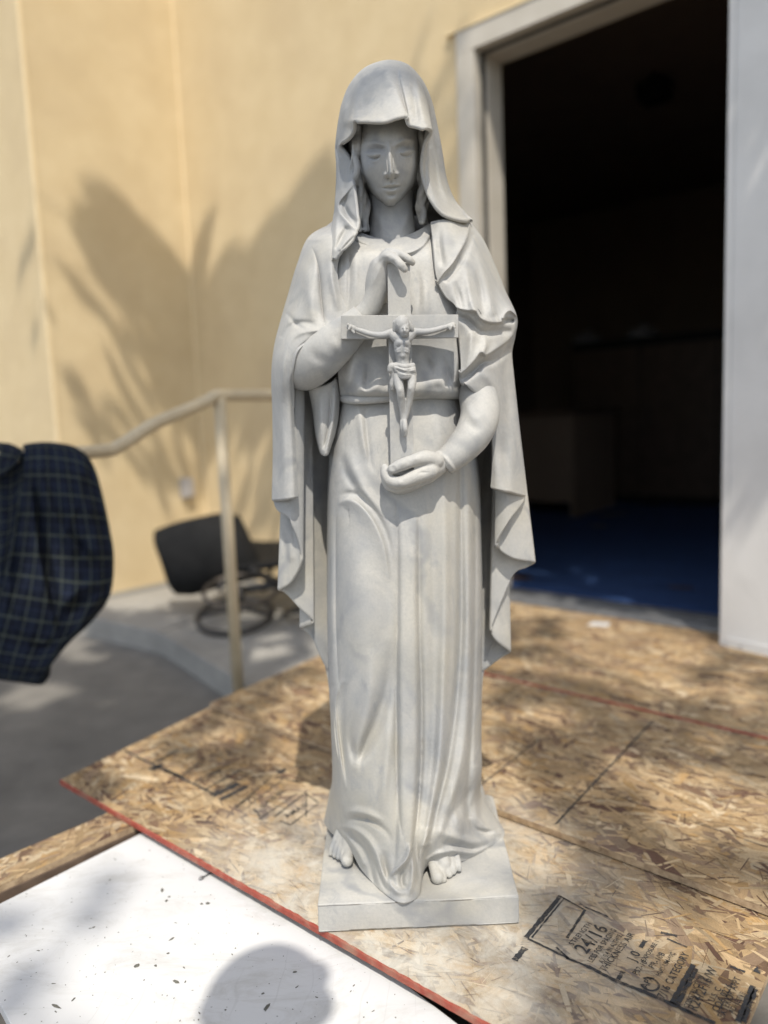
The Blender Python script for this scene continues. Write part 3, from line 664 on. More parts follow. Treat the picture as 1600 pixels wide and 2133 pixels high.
# ------------------------------------------------------------------ carving tools for the statue
YS = 1.215
def S(x, y, d): return on_y(x, y, YS - d)
def S_arr(a):
    a = np.asarray(a, float); sh = a.shape[:-1]; a = a.reshape(-1, 3)
    D = FW[None] * F + RT[None] * (a[:, :1] - 800) + UP[None] * (1066.5 - a[:, 1:2])
    return (CAM + D * ((YS - a[:, 2]) / D[:, 1])[:, None]).reshape(*sh, 3)
def to_px(V):
    q = V - CAM; z = q @ FW
    return 800 + F * (q @ RT) / z, 1066.5 - F * (q @ UP) / z
def smooth_axis(G, n, axis):
    G = np.moveaxis(G, axis, 0); sh = G.shape
    out = catmull(G.reshape(sh[0], -1), n).reshape((n,) + sh[1:]); return np.moveaxis(out, 0, axis)
def carve(V, strokes, dmin=-.05):
    """Push the surface in and out along carved lines, each a path with width and height at its points."""
    px, py = to_px(V); out = np.zeros(len(V)); live = (YS - V[:, 1]) > dmin
    for st in strokes:
        k = st[0]
        if k == 'g':
            _, x, y, rx, ry, h = st[:6]; a = rad(st[6]) if len(st) > 6 else 0
            u = ((px - x) * math.cos(a) + (py - y) * math.sin(a)) / rx; v = (-(px - x) * math.sin(a) + (py - y) * math.cos(a)) / ry
            out += h * np.exp(-(u * u + v * v)); continue
        P = np.asarray(st[1], float); P = np.column_stack([P[:, :2], P[:, 2:4]])
        L = np.sum(np.linalg.norm(np.diff(P[:, :2], axis=0), axis=1)); m = max(6, int(L / min(3., max(.8, P[:, 2].max() * .7)))); C = catmull(P, m); C[:, 2] = np.maximum(C[:, 2], .5)
        T = np.gradient(C[:, :2], axis=0); T /= np.linalg.norm(T, axis=1)[:, None] + 1e-9
        R = C[:, 2].max() * 3.2
        sel = np.where(live & (px > C[:, 0].min() - R) & (px < C[:, 0].max() + R) & (py > C[:, 1].min() - R) & (py < C[:, 1].max() + R))[0]
        for c0_ in range(0, len(sel), 16000):
            s_ = sel[c0_:c0_ + 16000]
            dx = px[s_, None] - C[None, :, 0]; dy = py[s_, None] - C[None, :, 1]; D2 = dx * dx + dy * dy; i = D2.argmin(1); ar = np.arange(len(s_))
            al = dx[ar, i] * T[i, 0] + dy[ar, i] * T[i, 1]; sp = L / (m - 1); f_ = np.clip(np.abs(al) / sp, 0, 1)
            i2 = np.clip(i + np.sign(al).astype(int), 0, m - 1); w = C[i, 2] * (1 - f_) + C[i2, 2] * f_; h = C[i, 3] * (1 - f_) + C[i2, 3] * f_
            side = T[i, 0] * dy[ar, i] - T[i, 1] * dx[ar, i]                 # > 0: right of travel (y runs down)
            end = ((i == 0) & (al < 0)) | ((i == m - 1) & (al > 0)); d = np.abs(side); fade = np.where(end, np.exp(-(np.abs(al) / (w * .7 + 1)) ** 2), 1.0)
            d = np.where(end, d, np.hypot(d, np.maximum(0, np.abs(al) - sp)))
            if k == 'r': q = np.exp(-(d / w) ** 2)
            elif k == 'b': q = np.exp(-(d / w) ** 6)
            elif k == 'e': q = (1 / (1 + np.exp(-side / 1.1))) * np.exp(-(d / w) ** 1.5)     # a raised lip right of the line
            elif k == 'v': q = np.exp(-d / w)                               # a sharp crease
            out[s_] += h * q * fade
    ray_ = CAM - V; ray_ /= np.linalg.norm(ray_, axis=1)[:, None]
    return V + ray_ * out[:, None]
def grid_faces(n, m):
    i, j = np.meshgrid(np.arange(n - 1), np.arange(m - 1), indexing='ij'); a = (i * m + j).ravel()
    return np.column_stack([a, a + m, a + m + 1, a + 1])
def quads_mesh(name, V, Q):
    me = bpy.data.meshes.new(name); me.vertices.add(len(V)); me.vertices.foreach_set('co', np.asarray(V, np.float32).ravel())
    me.loops.add(len(Q) * 4); me.loops.foreach_set('vertex_index', np.asarray(Q, np.int32).ravel())
    me.polygons.add(len(Q)); me.polygons.foreach_set('loop_start', np.arange(0, len(Q) * 4, 4, dtype=np.int32)); me.polygons.foreach_set('loop_total', np.full(len(Q), 4, np.int32))
    me.update(calc_edges=True); me.validate(); return me
def sheet(name, rows, nu, nv, strokes=(), th=.006, parent=None, soft=0, mat=None, dmin=-.05):
    """A carved sheet of cloth: control rows of (px, py, depth), smooth both ways, carved, given thickness and a rounded rim."""
    G = np.asarray(rows, float); G = smooth_axis(smooth_axis(G, nv, 0), nu, 1)
    V = S_arr(G)
    if len(strokes): V = carve(V.reshape(-1, 3), strokes, dmin).reshape(nv, nu, 3)
    for _ in range(soft):
        V[1:-1, 1:-1] = .5 * V[1:-1, 1:-1] + .125 * (V[:-2, 1:-1] + V[2:, 1:-1] + V[1:-1, :-2] + V[1:-1, 2:])
    nrm = np.cross(np.gradient(V, axis=0), np.gradient(V, axis=1)); nrm /= np.linalg.norm(nrm, axis=2)[..., None] + 1e-12
    for _ in range(6):
        nrm[1:-1, 1:-1] = .2 * (nrm[1:-1, 1:-1] + nrm[:-2, 1:-1] + nrm[2:, 1:-1] + nrm[1:-1, :-2] + nrm[1:-1, 2:])
    nrm /= np.linalg.norm(nrm, axis=2)[..., None] + 1e-12
    if np.mean((nrm * (CAM - V)).sum(2)) < 0: nrm = -nrm
    Bk = V - nrm * th; Md = V - nrm * th * .5
    n = nv * nu; q = grid_faces(nv, nu); allV = [V.reshape(-1, 3), Bk.reshape(-1, 3)]; Q = [q, q[:, ::-1] + n]
    rim = [(0, j) for j in range(nu)] + [(i, nu - 1) for i in range(1, nv)] + [(nv - 1, j) for j in range(nu - 2, -1, -1)] + [(i, 0) for i in range(nv - 2, 0, -1)]
    ri = np.array([i * nu + j for i, j in rim]); rn = np.roll(ri, -1)
    inward = np.array([V[min(max(i, 1), nv - 2), min(max(j, 1), nu - 2)] - V[i, j] for i, j in rim]); inward /= np.linalg.norm(inward, axis=1)[:, None] + 1e-12
    allV.append(np.array([Md[i, j] for i, j in rim]) - inward * th * .35); mi = 2 * n + np.arange(len(rim)); mn = np.roll(mi, -1)
    Q.append(np.column_stack([ri, rn, mn, mi])); Q.append(np.column_stack([mi, mn, rn + n, ri + n]))
    me = quads_mesh(name, np.vstack(allV), np.vstack(Q))
    bm = bmesh.new(); bm.from_mesh(me); bmesh.ops.recalc_face_normals(bm, faces=bm.faces[:]); bm.to_mesh(me); bm.free()
    return link(name, me, mat or M_MARBLE, parent, True)
def blob(name, parts, voxel, parent, smooth_it=5, strokes=(), mat=None):
    """Fuse tapered limbs and balls into one continuous carved surface."""
    V, Fc = merge(parts); me = bpy.data.meshes.new('fuse'); me.from_pydata([tuple(v) for v in V], [], Fc); me.update()
    o = bpy.data.objects.new('fuse', me); COL.objects.link(o)
    r = o.modifiers.new('r', 'REMESH'); r.mode = 'VOXEL'; r.voxel_size = voxel
    s = o.modifiers.new('s', 'SMOOTH'); s.factor = .5; s.iterations = smooth_it
    me2 = bpy.data.meshes.new_from_object(o.evaluated_get(bpy.context.evaluated_depsgraph_get())); bpy.data.objects.remove(o); bpy.data.meshes.remove(me)
    if strokes:
        co = np.zeros(len(me2.vertices) * 3); me2.vertices.foreach_get('co', co); co = carve(co.reshape(-1, 3), strokes, -1); me2.vertices.foreach_set('co', co.ravel()); me2.update()
    me2.name = name; me2.materials.clear()
    return link(name, me2, mat or M_MARBLE, parent, True)
def ball(c, r, sc=(1, 1, 1), seg=18, rings=12, rot=None):
    c = np.asarray(c, float); V, Fc = [], []
    for i in range(rings + 1):
        t = math.pi * i / rings
        for j in range(seg):
            a = 2 * math.pi * j / seg; V.append((math.sin(t) * math.cos(a) * r * sc[0], math.sin(t) * math.sin(a) * r * sc[1], math.cos(t) * r * sc[2]))
    V = np.array(V)
    if rot is not None: V = V @ np.array(rot).T
    for i in range(rings):
        for j in range(seg): Fc.append((i * seg + j, (i + 1) * seg + j, (i + 1) * seg + (j + 1) % seg, i * seg + (j + 1) % seg))
    return V + c, Fc
def limb(pts, n=None, seg=16):
    """Tapered limb with round ends through (px, py, depth, radius in mm)."""
    P = np.array([S(*p[:3]) for p in pts]); R = np.array([p[3] for p in pts]) / 1000
    n = n or max(10, len(pts) * 6)
    Q = catmull(np.column_stack([P, R]), n); P, R = Q[:, :3], np.maximum(Q[:, 3], 3e-4)
    out = [tube_arrays(P, R, seg)]
    out += [ball(P[0], R[0] * .995), ball(P[-1], R[-1] * .995)]
    return merge(out)

# ------------------------------------------------------------------ the statue
ST = empty('statue', (.03, YS - .01, 0), 'carved white marble statue of a veiled woman holding a crucifix on a square plinth', 'statue')
# plinth with worn edges
bm = bmesh.new()
pl = [(-.120, 1.046), (.1755, 1.048), (.181, 1.345), (.172, 1.356), (-.121, 1.352)]
f = bm.faces.new([bm.verts.new((x, y, .001)) for x, y in pl]); r = bmesh.ops.extrude_face_region(bm, geom=[f])
for v in [g for g in r['geom'] if isinstance(g, bmesh.types.BMVert)]: v.co.z = .0455
bmesh.ops.recalc_face_normals(bm, faces=bm.faces[:])
bmesh.ops.subdivide_edges(bm, edges=bm.edges[:], cuts=24, use_grid_fill=True)
bmesh.ops.bevel(bm, geom=[e for e in bm.edges if len(e.link_faces) == 2 and e.calc_face_angle(0) > .6], offset=.0022, segments=2, affect='EDGES', profile=.6)
for v in bm.verts:
    k = mnoise.noise(Vector(v.co) * 28) * .0010 + mnoise.noise(Vector(v.co) * 9) * .0012
    v.co += Vector((k * .6, k, k * .8 if v.co.z > .02 else abs(k) * .8))
from_bm('plinth', bm, M_MARBLE, ST, True)

# gown, waist to hem
def half(y, xl, xr, df, d0=-.02, tilt=0.0, sq=.8):
    """15 points of a rounded front from behind the left edge to behind the right edge."""
    out = []
    for a in np.linspace(-112, 112, 15):
        s, c = math.sin(rad(a)), math.cos(rad(a)); sx = math.copysign(abs(s) ** sq, s)
        out.append(((xl + xr) / 2 + (xr - xl) / 2 * sx, y + tilt * sx, d0 + (df - d0) * (math.copysign(abs(c) ** .75, c))))
    return out
hem = [(700, 1690, -.096), (678, 1706, -.070), (676, 1716, -.048), (693, 1738, .004), (727, 1767, .064), (753, 1812, .098), (790, 1852, .140), (822, 1876, .169), (848, 1880, .174), (874, 1864, .157), (886, 1810, .108), (922, 1791, .112), (968, 1793, .074), (1050, 1742, .002), (1020, 1690, -.076)]
hem2 = [(702, 1640, -.095), (687, 1650, -.05), (689, 1668, -.008), (704, 1690, .045), (728, 1708, .085), (758, 1735, .113), (790, 1765, .137), (822, 1790, .151), (848, 1790, .153), (872, 1775, .147), (893, 1745, .132), (925, 1725, .118), (965, 1715, .092), (1006, 1695, .015), (1006, 1640, -.08)]
rows = [half(800, 704, 972, .080), half(832, 702, 972, .084), half(900, 690, 986, .092), half(1000, 683, 1000, .101), half(1120, 681, 1003, .109), half(1250, 681, 1005, .112), half(1400, 684, 1004, .115), half(1530, 690, 1003, .118), half(1620, 692, 1003, .123), hem2, hem]
G_STROKES = [
    ('g', 745, 1210, 52, 150, .016), ('g', 752, 1400, 46, 120, .010), ('g', 920, 1200, 70, 240, .004),
    # the arc of cloth over the knee
    ('e', [(702, 1052, 9, 0), (712, 1043, 14, .004), (730, 1039, 20, .0085), (754, 1052, 24, .0095), (781, 1086, 24, .0085), (801, 1132, 20, .006), (810, 1180, 16, .003), (813, 1215, 12, 0)]),
    ('r', [(705, 1034, 6, 0), (730, 1028, 7, -.004), (757, 1040, 7, -.0055), (786, 1074, 7, -.005), (808, 1125, 7, -.0035), (818, 1180, 7, -.002), (820, 1240, 6, 0)]),
    # broad pleat down the middle
    ('b', [(850, 1060, 20, 0), (850, 1110, 21, .004), (850, 1250, 21, .0085), (851, 1400, 23, .010), (852, 1530, 22, .011), (850, 1640, 20, .011), (846, 1740, 18, .010), (838, 1800, 14, .004)]),
    ('v', [(827, 1040, 3, 0), (828, 1110, 4, -.004), (829, 1250, 4, -.006), (826, 1400, 5, -.007), (826, 1560, 5, -.008), (831, 1690, 5, -.007), (838, 1740, 4, -.002)]),
    ('v', [(872, 1060, 3, 0), (873, 1150, 4, -.004), (874, 1300, 5, -.006), (878, 1450, 6, -.009), (878, 1570, 6, -.011), (872, 1680, 6, -.009), (862, 1750, 5, -.004), (856, 1790, 4, 0)]),
    ('r', [(900, 1000, 12, 0), (902, 1150, 12, -.003), (905, 1350, 12, -.004), (900, 1600, 10, -.006), (885, 1720, 8, -.004)]),
    ('r', [(925, 980, 9, .001), (928, 1150, 10, .004), (926, 1350, 10, .005), (917, 1550, 10, .007), (900, 1660, 9, .007), (884, 1760, 8, .004)]),
    ('r', [(957, 900, 6, 0), (959, 1000, 6, -.004), (960, 1150, 7, -.007), (960, 1300, 8, -.009), (952, 1450, 8, -.010), (935, 1580, 8, -.010), (912, 1680, 7, -.009), (895, 1750, 6, -.004)]),
    ('r', [(976, 950, 7, .002), (977, 1150, 8, .005), (977, 1350, 9, .006), (972, 1500, 10, .007), (956, 1610, 10, .007), (925, 1710, 9, .005), (905, 1760, 8, 0)]),
    ('r', [(989, 1050, 4, -.002), (990, 1200, 5, -.005), (987, 1400, 5, -.006), (980, 1560, 6, -.007), (975, 1650, 7, -.008), (975, 1700, 7, -.004)]),
    # pulls from the waist
    ('r', [(747, 835, 8, 0), (750, 870, 9, .0035), (757, 920, 8, .004), (764, 960, 6, 0)]), ('r', [(762, 840, 6, 0), (764, 900, 6, -.003), (772, 960, 5, -.002), (780, 990, 5, 0)]),
    ('r', [(722, 930, 10, 0), (738, 980, 12, .0045), (765, 1030, 10, .004), (800, 1080, 8, 0)]), ('r', [(708, 935, 9, 0), (722, 985, 9, -.004), (745, 1025, 8, -.003), (770, 1060, 6, 0)]),
    ('r', [(905, 850, 10, 0), (915, 900, 12, .003), (925, 960, 10, 0)]), ('g', 730, 860, 22, 50, .004),
    # left edge fold and the hollow beside the shin
    ('r', [(690, 1000, 5, 0), (690, 1150, 6, .004), (691, 1300, 6, .005), (692, 1420, 6, .003)]), ('v', [(700, 1050, 3, 0), (699, 1150, 4, -.004), (700, 1300, 4, -.006), (704, 1400, 5, -.004), (708, 1440, 4, 0)]),
    ('e', [(722, 1417, 6, 0), (708, 1432, 9, .004), (701, 1465, 11, .008), (703, 1515, 12, .010), (711, 1575, 12, .009), (719, 1622, 10, .004), (722, 1650, 8, 0)]),
    ('r', [(722, 1640, 6, 0), (717, 1590, 7, -.006), (712, 1520, 7, -.008), (712, 1460, 7, -.006), (722, 1420, 6, 0)]),
    ('r', [(812, 1330, 10, 0), (808, 1420, 12, -.007), (790, 1500, 13, -.010), (765, 1560, 11, -.008), (742, 1590, 9, 0)]),
    ('r', [(800, 1440, 7, 0), (780, 1500, 8, -.003), (762, 1545, 8, -.007), (752, 1580, 7, -.005), (748, 1610, 6, 0)]),
    ('r', [(775, 1350, 14, 0), (770, 1440, 15, .006), (752, 1520, 13, .006), (737, 1570, 10, 0)]), ('g', 745, 1590, 12, 18, .004),
    ('r', [(735, 1480, 8, 0), (728, 1530, 8, -.004), (735, 1570, 8, -.006), (742, 1600, 8, 0)]),
    ('r', [(815, 1480, 10, 0), (808, 1560, 10, .004), (800, 1640, 10, .005), (798, 1700, 10, 0)]),
    # folds pooling at the hem
    ('r', [(715, 1700, 6, 0), (735, 1690, 7, .006), (765, 1695, 8, .007), (800, 1712, 7, 0)]), ('r', [(718, 1712, 5, 0), (745, 1706, 6, -.006), (775, 1712, 6, -.007), (806, 1735, 6, -.003), (815, 1760, 5, 0)]),
    ('r', [(710, 1722, 5, .003), (738, 1728, 7, .008), (765, 1748, 8, .009), (783, 1780, 8, .008), (797, 1820, 7, .005), (805, 1850, 6, 0)]),
    ('r', [(733, 1745, 5, -.003), (755, 1765, 6, -.006), (770, 1795, 7, -.007), (778, 1830, 6, -.006), (785, 1850, 5, 0)]),
    ('r', [(800, 1770, 8, 0), (802, 1800, 8, -.008), (812, 1830, 7, -.007), (826, 1850, 7, 0)]), ('r', [(854, 1765, 6, .006), (846, 1790, 6, .009), (830, 1808, 6, .008), (815, 1822, 5, .006), (814, 1840, 6, .006), (828, 1858, 6, .004), (848, 1860, 6, 0)]),
    ('r', [(850, 1800, 8, 0), (838, 1822, 7, -.008), (838, 1842, 6, -.007), (850, 1852, 6, 0)]), ('r', [(856, 1770, 5, .004), (860, 1810, 6, .007), (857, 1845, 6, .005), (850, 1868, 5, 0)]),
    ('r', [(868, 1740, 6, 0), (868, 1780, 6, -.006), (872, 1820, 5, -.005), (872, 1850, 5, 0)]), ('r', [(900, 1730, 8, .003), (885, 1765, 7, .007), (880, 1800, 6, .006), (882, 1835, 5, .003)]),
    ('r', [(890, 1790, 4, .003), (915, 1778, 6, .006), (955, 1772, 6, .006), (990, 1778, 6, .003)]), ('r', [(920, 1735, 10, .003), (950, 1745, 10, .008), (985, 1755, 9, .007), (1020, 1752, 8, .003)]), ('r', [(925, 1760, 6, -.003), (955, 1760, 6, -.005), (985, 1768, 5, -.003)]),
    ('r', [(1000, 1700, 5, 0), (1012, 1722, 6, .005), (1035, 1735, 6, .005), (1046, 1733, 5, 0)]), ('r', [(935, 1762, 4, 0), (955, 1775, 5, .004), (990, 1776, 5, .005), (1025, 1760, 5, .003)]), ('r', [(700, 1718, 4, 0), (716, 1738, 5, .004), (742, 1770, 5, .005), (757, 1800, 5, .003)]), ('r', [(770, 1760, 5, 0), (782, 1800, 6, -.005), (800, 1845, 5, -.004), (815, 1862, 4, 0)]), ('r', [(968, 1640, 8, 0), (973, 1690, 8, -.007), (985, 1722, 7, -.010), (1005, 1733, 6, -.009), (1035, 1730, 5, -.003)]), ('r', [(993, 1600, 7, .003), (992, 1660, 7, .007), (994, 1700, 6, .006), (1004, 1715, 5, .003)]),
    ('r', [(940, 1620, 8, 0), (945, 1680, 9, .005), (955, 1720, 9, .005), (965, 1740, 8, 0)])]
G_STROKES = [(q[0], [(a, b_, c, d_ * 1.3) for a, b_, c, d_ in q[1]]) if q[0] != 'g' else q for q in G_STROKES]
sheet('gown_skirt', rows, 300, 600, G_STROKES, .008, ST)

# bodice blousing over the girdle
def trow(y, xl, xr, df, de): return [(xl + (xr - xl) * t, y, de + (df - de) * math.sin(math.pi * min(1, max(0, t))) ** .38) for t in np.linspace(0, 1, 9)]
B_STROKES = [
    ('g', 775, 640, 40, 60, .006), ('g', 880, 640, 38, 60, .007),
    ('e', [(905, 462, 10, .002), (897, 490, 14, .005), (882, 512, 15, .006), (860, 526, 13, .0065), (838, 530, 10, .005), (815, 527, 9, .003), (790, 518, 9, .004), (760, 508, 9, .004), (735, 497, 9, .003)]),
    ('v', [(740, 503, 3, -.003), (770, 515, 3, -.003), (800, 527, 3, -.0035), (830, 535, 3, -.0035), (862, 531, 3, -.004), (886, 514, 3, -.004), (901, 490, 3, -.003)]),
    ('v', [(786, 484, 3, 0), (800, 500, 3, -.002), (820, 512, 3, -.003), (838, 521, 3, 0)]),
    ('r', [(727, 520, 5, 0), (728, 560, 5, -.004), (727, 610, 5, -.004), (723, 660, 5, 0)]), ('r', [(740, 520, 6, 0), (742, 570, 7, .003), (740, 640, 7, 0)]),
    ('r', [(885, 560, 7, 0), (888, 620, 8, .003), (885, 680, 8, 0)]), ('r', [(872, 560, 5, 0), (873, 610, 6, -.003), (870, 660, 6, 0)]),
    ('r', [(740, 720, 10, 0), (735, 760, 12, .006), (725, 795, 9, .006), (716, 808, 7, 0)]), ('r', [(765, 740, 9, 0), (768, 775, 10, -.007), (765, 800, 10, -.009), (758, 815, 8, 0)]),
    ('r', [(745, 802, 11, .003), (765, 808, 11, .005), (785, 804, 11, .004), (800, 796, 10, 0)]), ('r', [(868, 806, 12, .002), (890, 800, 14, .005), (912, 793, 14, .006), (928, 801, 12, .004), (942, 808, 10, .002)]),
    ('r', [(925, 740, 8, 0), (932, 775, 8, -.006), (935, 795, 7, -.006), (930, 808, 6, 0)]), ('r', [(880, 730, 10, 0), (892, 760, 10, -.005), (905, 775, 9, 0)]),
    ('r', [(950, 700, 6, 0), (953, 750, 6, .005), (948, 795, 6, .004)])]
def curved(row, ys): return [(p[0], y, p[2]) for p, y in zip(row, ys)]
sheet('gown_bodice', [curved(trow(480, 742, 905, .046, .024), (480, 488, 494, 497, 496, 491, 483, 472, 460)), curved(trow(500, 722, 915, .063, .045), (500, 505, 509, 511, 510, 507, 502, 496, 488)), trow(530, 700, 930, .088, .072), trow(590, 692, 950, .096, .080), trow(650, 692, 968, .099, .085), trow(720, 700, 978, .100, .08), trow(775, 704, 978, .105, .075), trow(803, 706, 974, .110, .058), trow(819, 708, 972, .108, .055), trow(830, 711, 970, .092, .045), trow(832, 716, 965, .070, .02)], 170, 230, B_STROKES, .006, ST)
tube('girdle', [S(706, 826, .02), S(730, 833, .075), S(780, 832, .090), S(840, 826, .093), S(900, 820, .088), S(950, 815, .066), S(972, 812, .02)], .006, M_MARBLE, ST, 12, 60)

# neck, face
hd = blob('head', [limb([(818, 520, .008, 42), (818, 480, .008, 36), (815, 430, .006, 34), (814, 380, .004, 36)]), ball(S(812, 300, .0), .066, (1.0, 1.05, 1.25)), ball(S(812, 235, .01), .062)], .0035, ST, 8,
     [('r', [(775, 420, 8, 0), (790, 460, 8, .003), (805, 490, 6, 0)]), ('r', [(862, 420, 8, 0), (848, 455, 8, .004), (832, 490, 6, 0)])])
f_rows = []
for y, xl, xr, df, de in ((205, 770, 858, .070, .03), (240, 752, 874, .090, .038), (275, 745, 879, .101, .040), (305, 742, 880, .1025, .040), (335, 743, 879, .099, .038), (360, 749, 874, .093, .036), (382, 763, 864, .087, .035), (400, 774, 851, .080, .035), (414, 786, 839, .073, .037), (422, 797, 829, .067, .038), (427, 803, 824, .056, .036), (429, 805, 822, .036, .026), (427, 804, 823, .015, .010)):
    r_ = []
    for t in np.linspace(-1, 1, 9): r_.append(((xl + xr) / 2 + (xr - xl) / 2 * math.copysign(abs(t) ** .85, t), y + (3 if y < 410 else 0) * -t * .9 * (1 if y < 380 else .3), de + (df - de) * (1 - abs(t) ** 2.3) ** .62 if abs(t) < 1 else de))
    f_rows.append(r_)
FACE = [('g', 779, 312, 19, 7, -.0046, -6), ('g', 846, 306, 19, 7, -.0046, -6), ('g', 797, 312, 7, 8, -.003), ('g', 829, 309, 7, 8, -.003),
    ('g', 778, 321, 14, 7, .0066, 4), ('g', 847, 315, 14, 7, .0066, -10), ('v', [(762, 322, 1.6, 0), (770, 328, 1.8, -.0040), (780, 330.5, 1.9, -.0052), (789, 327, 1.8, -.0042), (795, 320, 1.5, 0)]), ('v', [(831, 317, 1.5, 0), (838, 323, 1.8, -.0042), (848, 324.5, 1.9, -.0052), (857, 321, 1.8, -.0040), (864, 315, 1.5, 0)]),
    ('v', [(763, 315, 1.5, 0), (772, 311.5, 1.5, -.0016), (783, 311.5, 1.5, -.0018), (793, 315, 1.5, 0)]), ('v', [(833, 311, 1.5, 0), (842, 306, 1.5, -.0018), (853, 306, 1.5, -.0016), (862, 310, 1.5, 0)]),
    ('r', [(770, 332, 4, 0), (780, 335, 4, .0016), (790, 332, 4, 0)]), ('r', [(836, 327, 4, 0), (848, 329, 4, .0016), (858, 325, 4, 0)]),
    ('r', [(752, 305, 5, 0), (765, 299, 5, .0022), (782, 297, 5, .0030), (798, 303, 5, .0022), (804, 312, 4, 0)]), ('r', [(820, 310, 4, 0), (827, 301, 5, .0022), (842, 292, 5, .0030), (860, 292, 5, .0022), (873, 299, 5, 0)]),
    ('r', [(809, 292, 10, 0), (811, 308, 10, .0026), (812, 324, 10.5, .0050), (813, 340, 11.5, .0068), (815, 358, 12, .0072), (815.5, 366, 9, .0040), (816, 372, 6, 0)]),
    ('r', [(809, 292, 5, 0), (811, 306, 5, .0030), (812, 322, 5, .0060), (813, 338, 5.4, .0082), (814, 352, 5.8, .0102), (815, 362, 6.4, .0120), (815.5, 368, 5.4, .0085), (816, 374, 4, 0)]),
    ('g', 803.5, 364, 4.8, 4.8, .0046), ('g', 827.5, 362.5, 4.8, 4.8, .0046), 
    ('g', 809, 371.5, 2.6, 1.6, -.003), ('g', 822.5, 371, 2.6, 1.6, -.003), ('r', [(815.5, 374, 2.4, 0), (815.5, 380, 2.4, -.0018), (815.5, 384, 2.2, 0)]),
    ('r', [(797, 390, 3, 0), (806, 386, 3.4, .0020), (812, 384.5, 3.2, .0026), (816, 385.5, 3, .0021), (820, 384.2, 3.2, .0026), (826, 385, 3.4, .0020), (836, 387, 3, 0)]),
    ('v', [(793, 391, 1.4, 0), (800, 391.5, 1.7, -.0026), (808, 390.5, 1.8, -.0034), (815.5, 392, 1.8, -.0030), (823, 389.6, 1.8, -.0034), (832, 389, 1.7, -.0026), (838, 387.5, 1.4, 0)]),
    ('r', [(800, 396, 4, 0), (808, 397.5, 4.2, .0024), (816, 398.5, 4.4, .0028), (824, 396.5, 4.2, .0024), (832, 393, 4, 0)]), ('r', [(806, 405, 3.5, 0), (816, 406.5, 3.8, -.0030), (826, 404, 3.5, 0)]),
    ('g', 815, 416, 12, 8, .0042), ('g', 765, 348, 16, 16, .0022), ('g', 864, 343, 15, 16, .0022), ('g', 790, 392, 5, 7, -.0016), ('g', 841, 388, 5, 7, -.0016), ('g', 812, 270, 36, 22, .0015)]
sheet('face', f_rows, 200, 300, FACE, .008, hd, 1)
# hair: wavy locks framing the face
rng = random.Random(21); locks = []
for sx, xs, y0, y1 in ((-1, (741, 746, 737, 751, 757), 262, 478), (1, (882, 879, 885, 876, 888), 268, 462)):
    for k, x in enumerate(xs):
        pts = []; ph = rng.uniform(0, 6)
        for t in np.linspace(0, 1, 13):
            y = y0 + (y1 - y0) * t
            off = (12 * max(0, t - .55) ** 1.0 * 2.0 - 16 * (1 - t) ** 3 * 0) * (1 if sx < 0 else -.2) + sx * -1 * 10 * max(0, .25 - t) * 4 * .5
            pts.append((x + off + 4.2 * math.sin(t * 17 + ph) * min(1, t * 2.2), y, .052 + .006 * math.cos(t * 13 + ph) - .004 * k % 3 + .016 * (1 - t) - (.010 if t > .5 else 0), 5.0 - 1.5 * abs(t - .5)))
        locks.append(limb(pts, 50, 10))
blob('hair', locks, .0017, hd, 1)

# hood, its left border running on into the end that falls on the breast
rim = [(697, 537, .101), (709, 524, .105), (724, 511, .104), (738, 494, .100), (744, 472, .094), (742, 440, .086), (738, 408, .078), (735, 380, .066), (733, 350, .052), (724, 326, .040), (708, 307, .034), (712, 295, .058), (726, 284, .088), (735, 268, .101), (738, 250, .120), (760, 249, .132), (800, 250, .131), (828, 242, .132), (849, 240, .132), (856, 258, .129), (878, 264, .138), (898, 268, .122), (901, 279, .107), (889, 302, .092), (882, 345, .080), (887, 385, .077), (901, 418, .080), (925, 444, .078), (958, 455, .066), (975, 456, .050)]
sil = [(693, 537, .094), (691, 522, .084), (690, 508, .072), (689, 490, .056), (691, 470, .040), (695, 445, .025), (699, 420, .012), (701, 395, .002), (702, 365, .0), (702, 338, .0), (701, 316, .0), (701, 302, .0), (702, 287, .0), (704, 268, .0), (707, 248, .0), (713, 215, .0), (728, 176, .002), (756, 143, .010), (792, 127, .018), (822, 125, .02), (850, 134, .018), (872, 156, .012), (888, 183, .004), (901, 219, .0), (912, 270, .0), (921, 318, .0), (929, 370, .0), (944, 412, .0), (966, 442, .01), (980, 457, .02)]
def lerp3(a, b, t, dd):
    dd *= min(1, math.hypot(a[0] - b[0], a[1] - b[1]) / 40)
    return tuple(a[i] * (1 - t) + b[i] * t for i in range(2)) + (a[2] * (1 - t) + b[2] * t + dd,)
m0 = [lerp3(a, b, .10, .002) for a, b in zip(rim, sil)]; m1 = [lerp3(a, b, .40, .010) for a, b in zip(rim, sil)]; m2 = [lerp3(a, b, .75, .018) for a, b in zip(rim, sil)]
back = [(s_[0] + 10, s_[1], s_[2] - .03) if k_ < 6 else (815 * .40 + s_[0] * .60, s_[1] + (25 if s_[1] < 300 else 0), -.070) for k_, s_ in enumerate(sil)]
back2 = [(s_[0] + 18, s_[1], s_[2] - .05) if k_ < 6 else (815 * .85 + s_[0] * .15, 320 + (s_[1] - 260) * .62, -.102) for k_, s_ in enumerate(sil)]
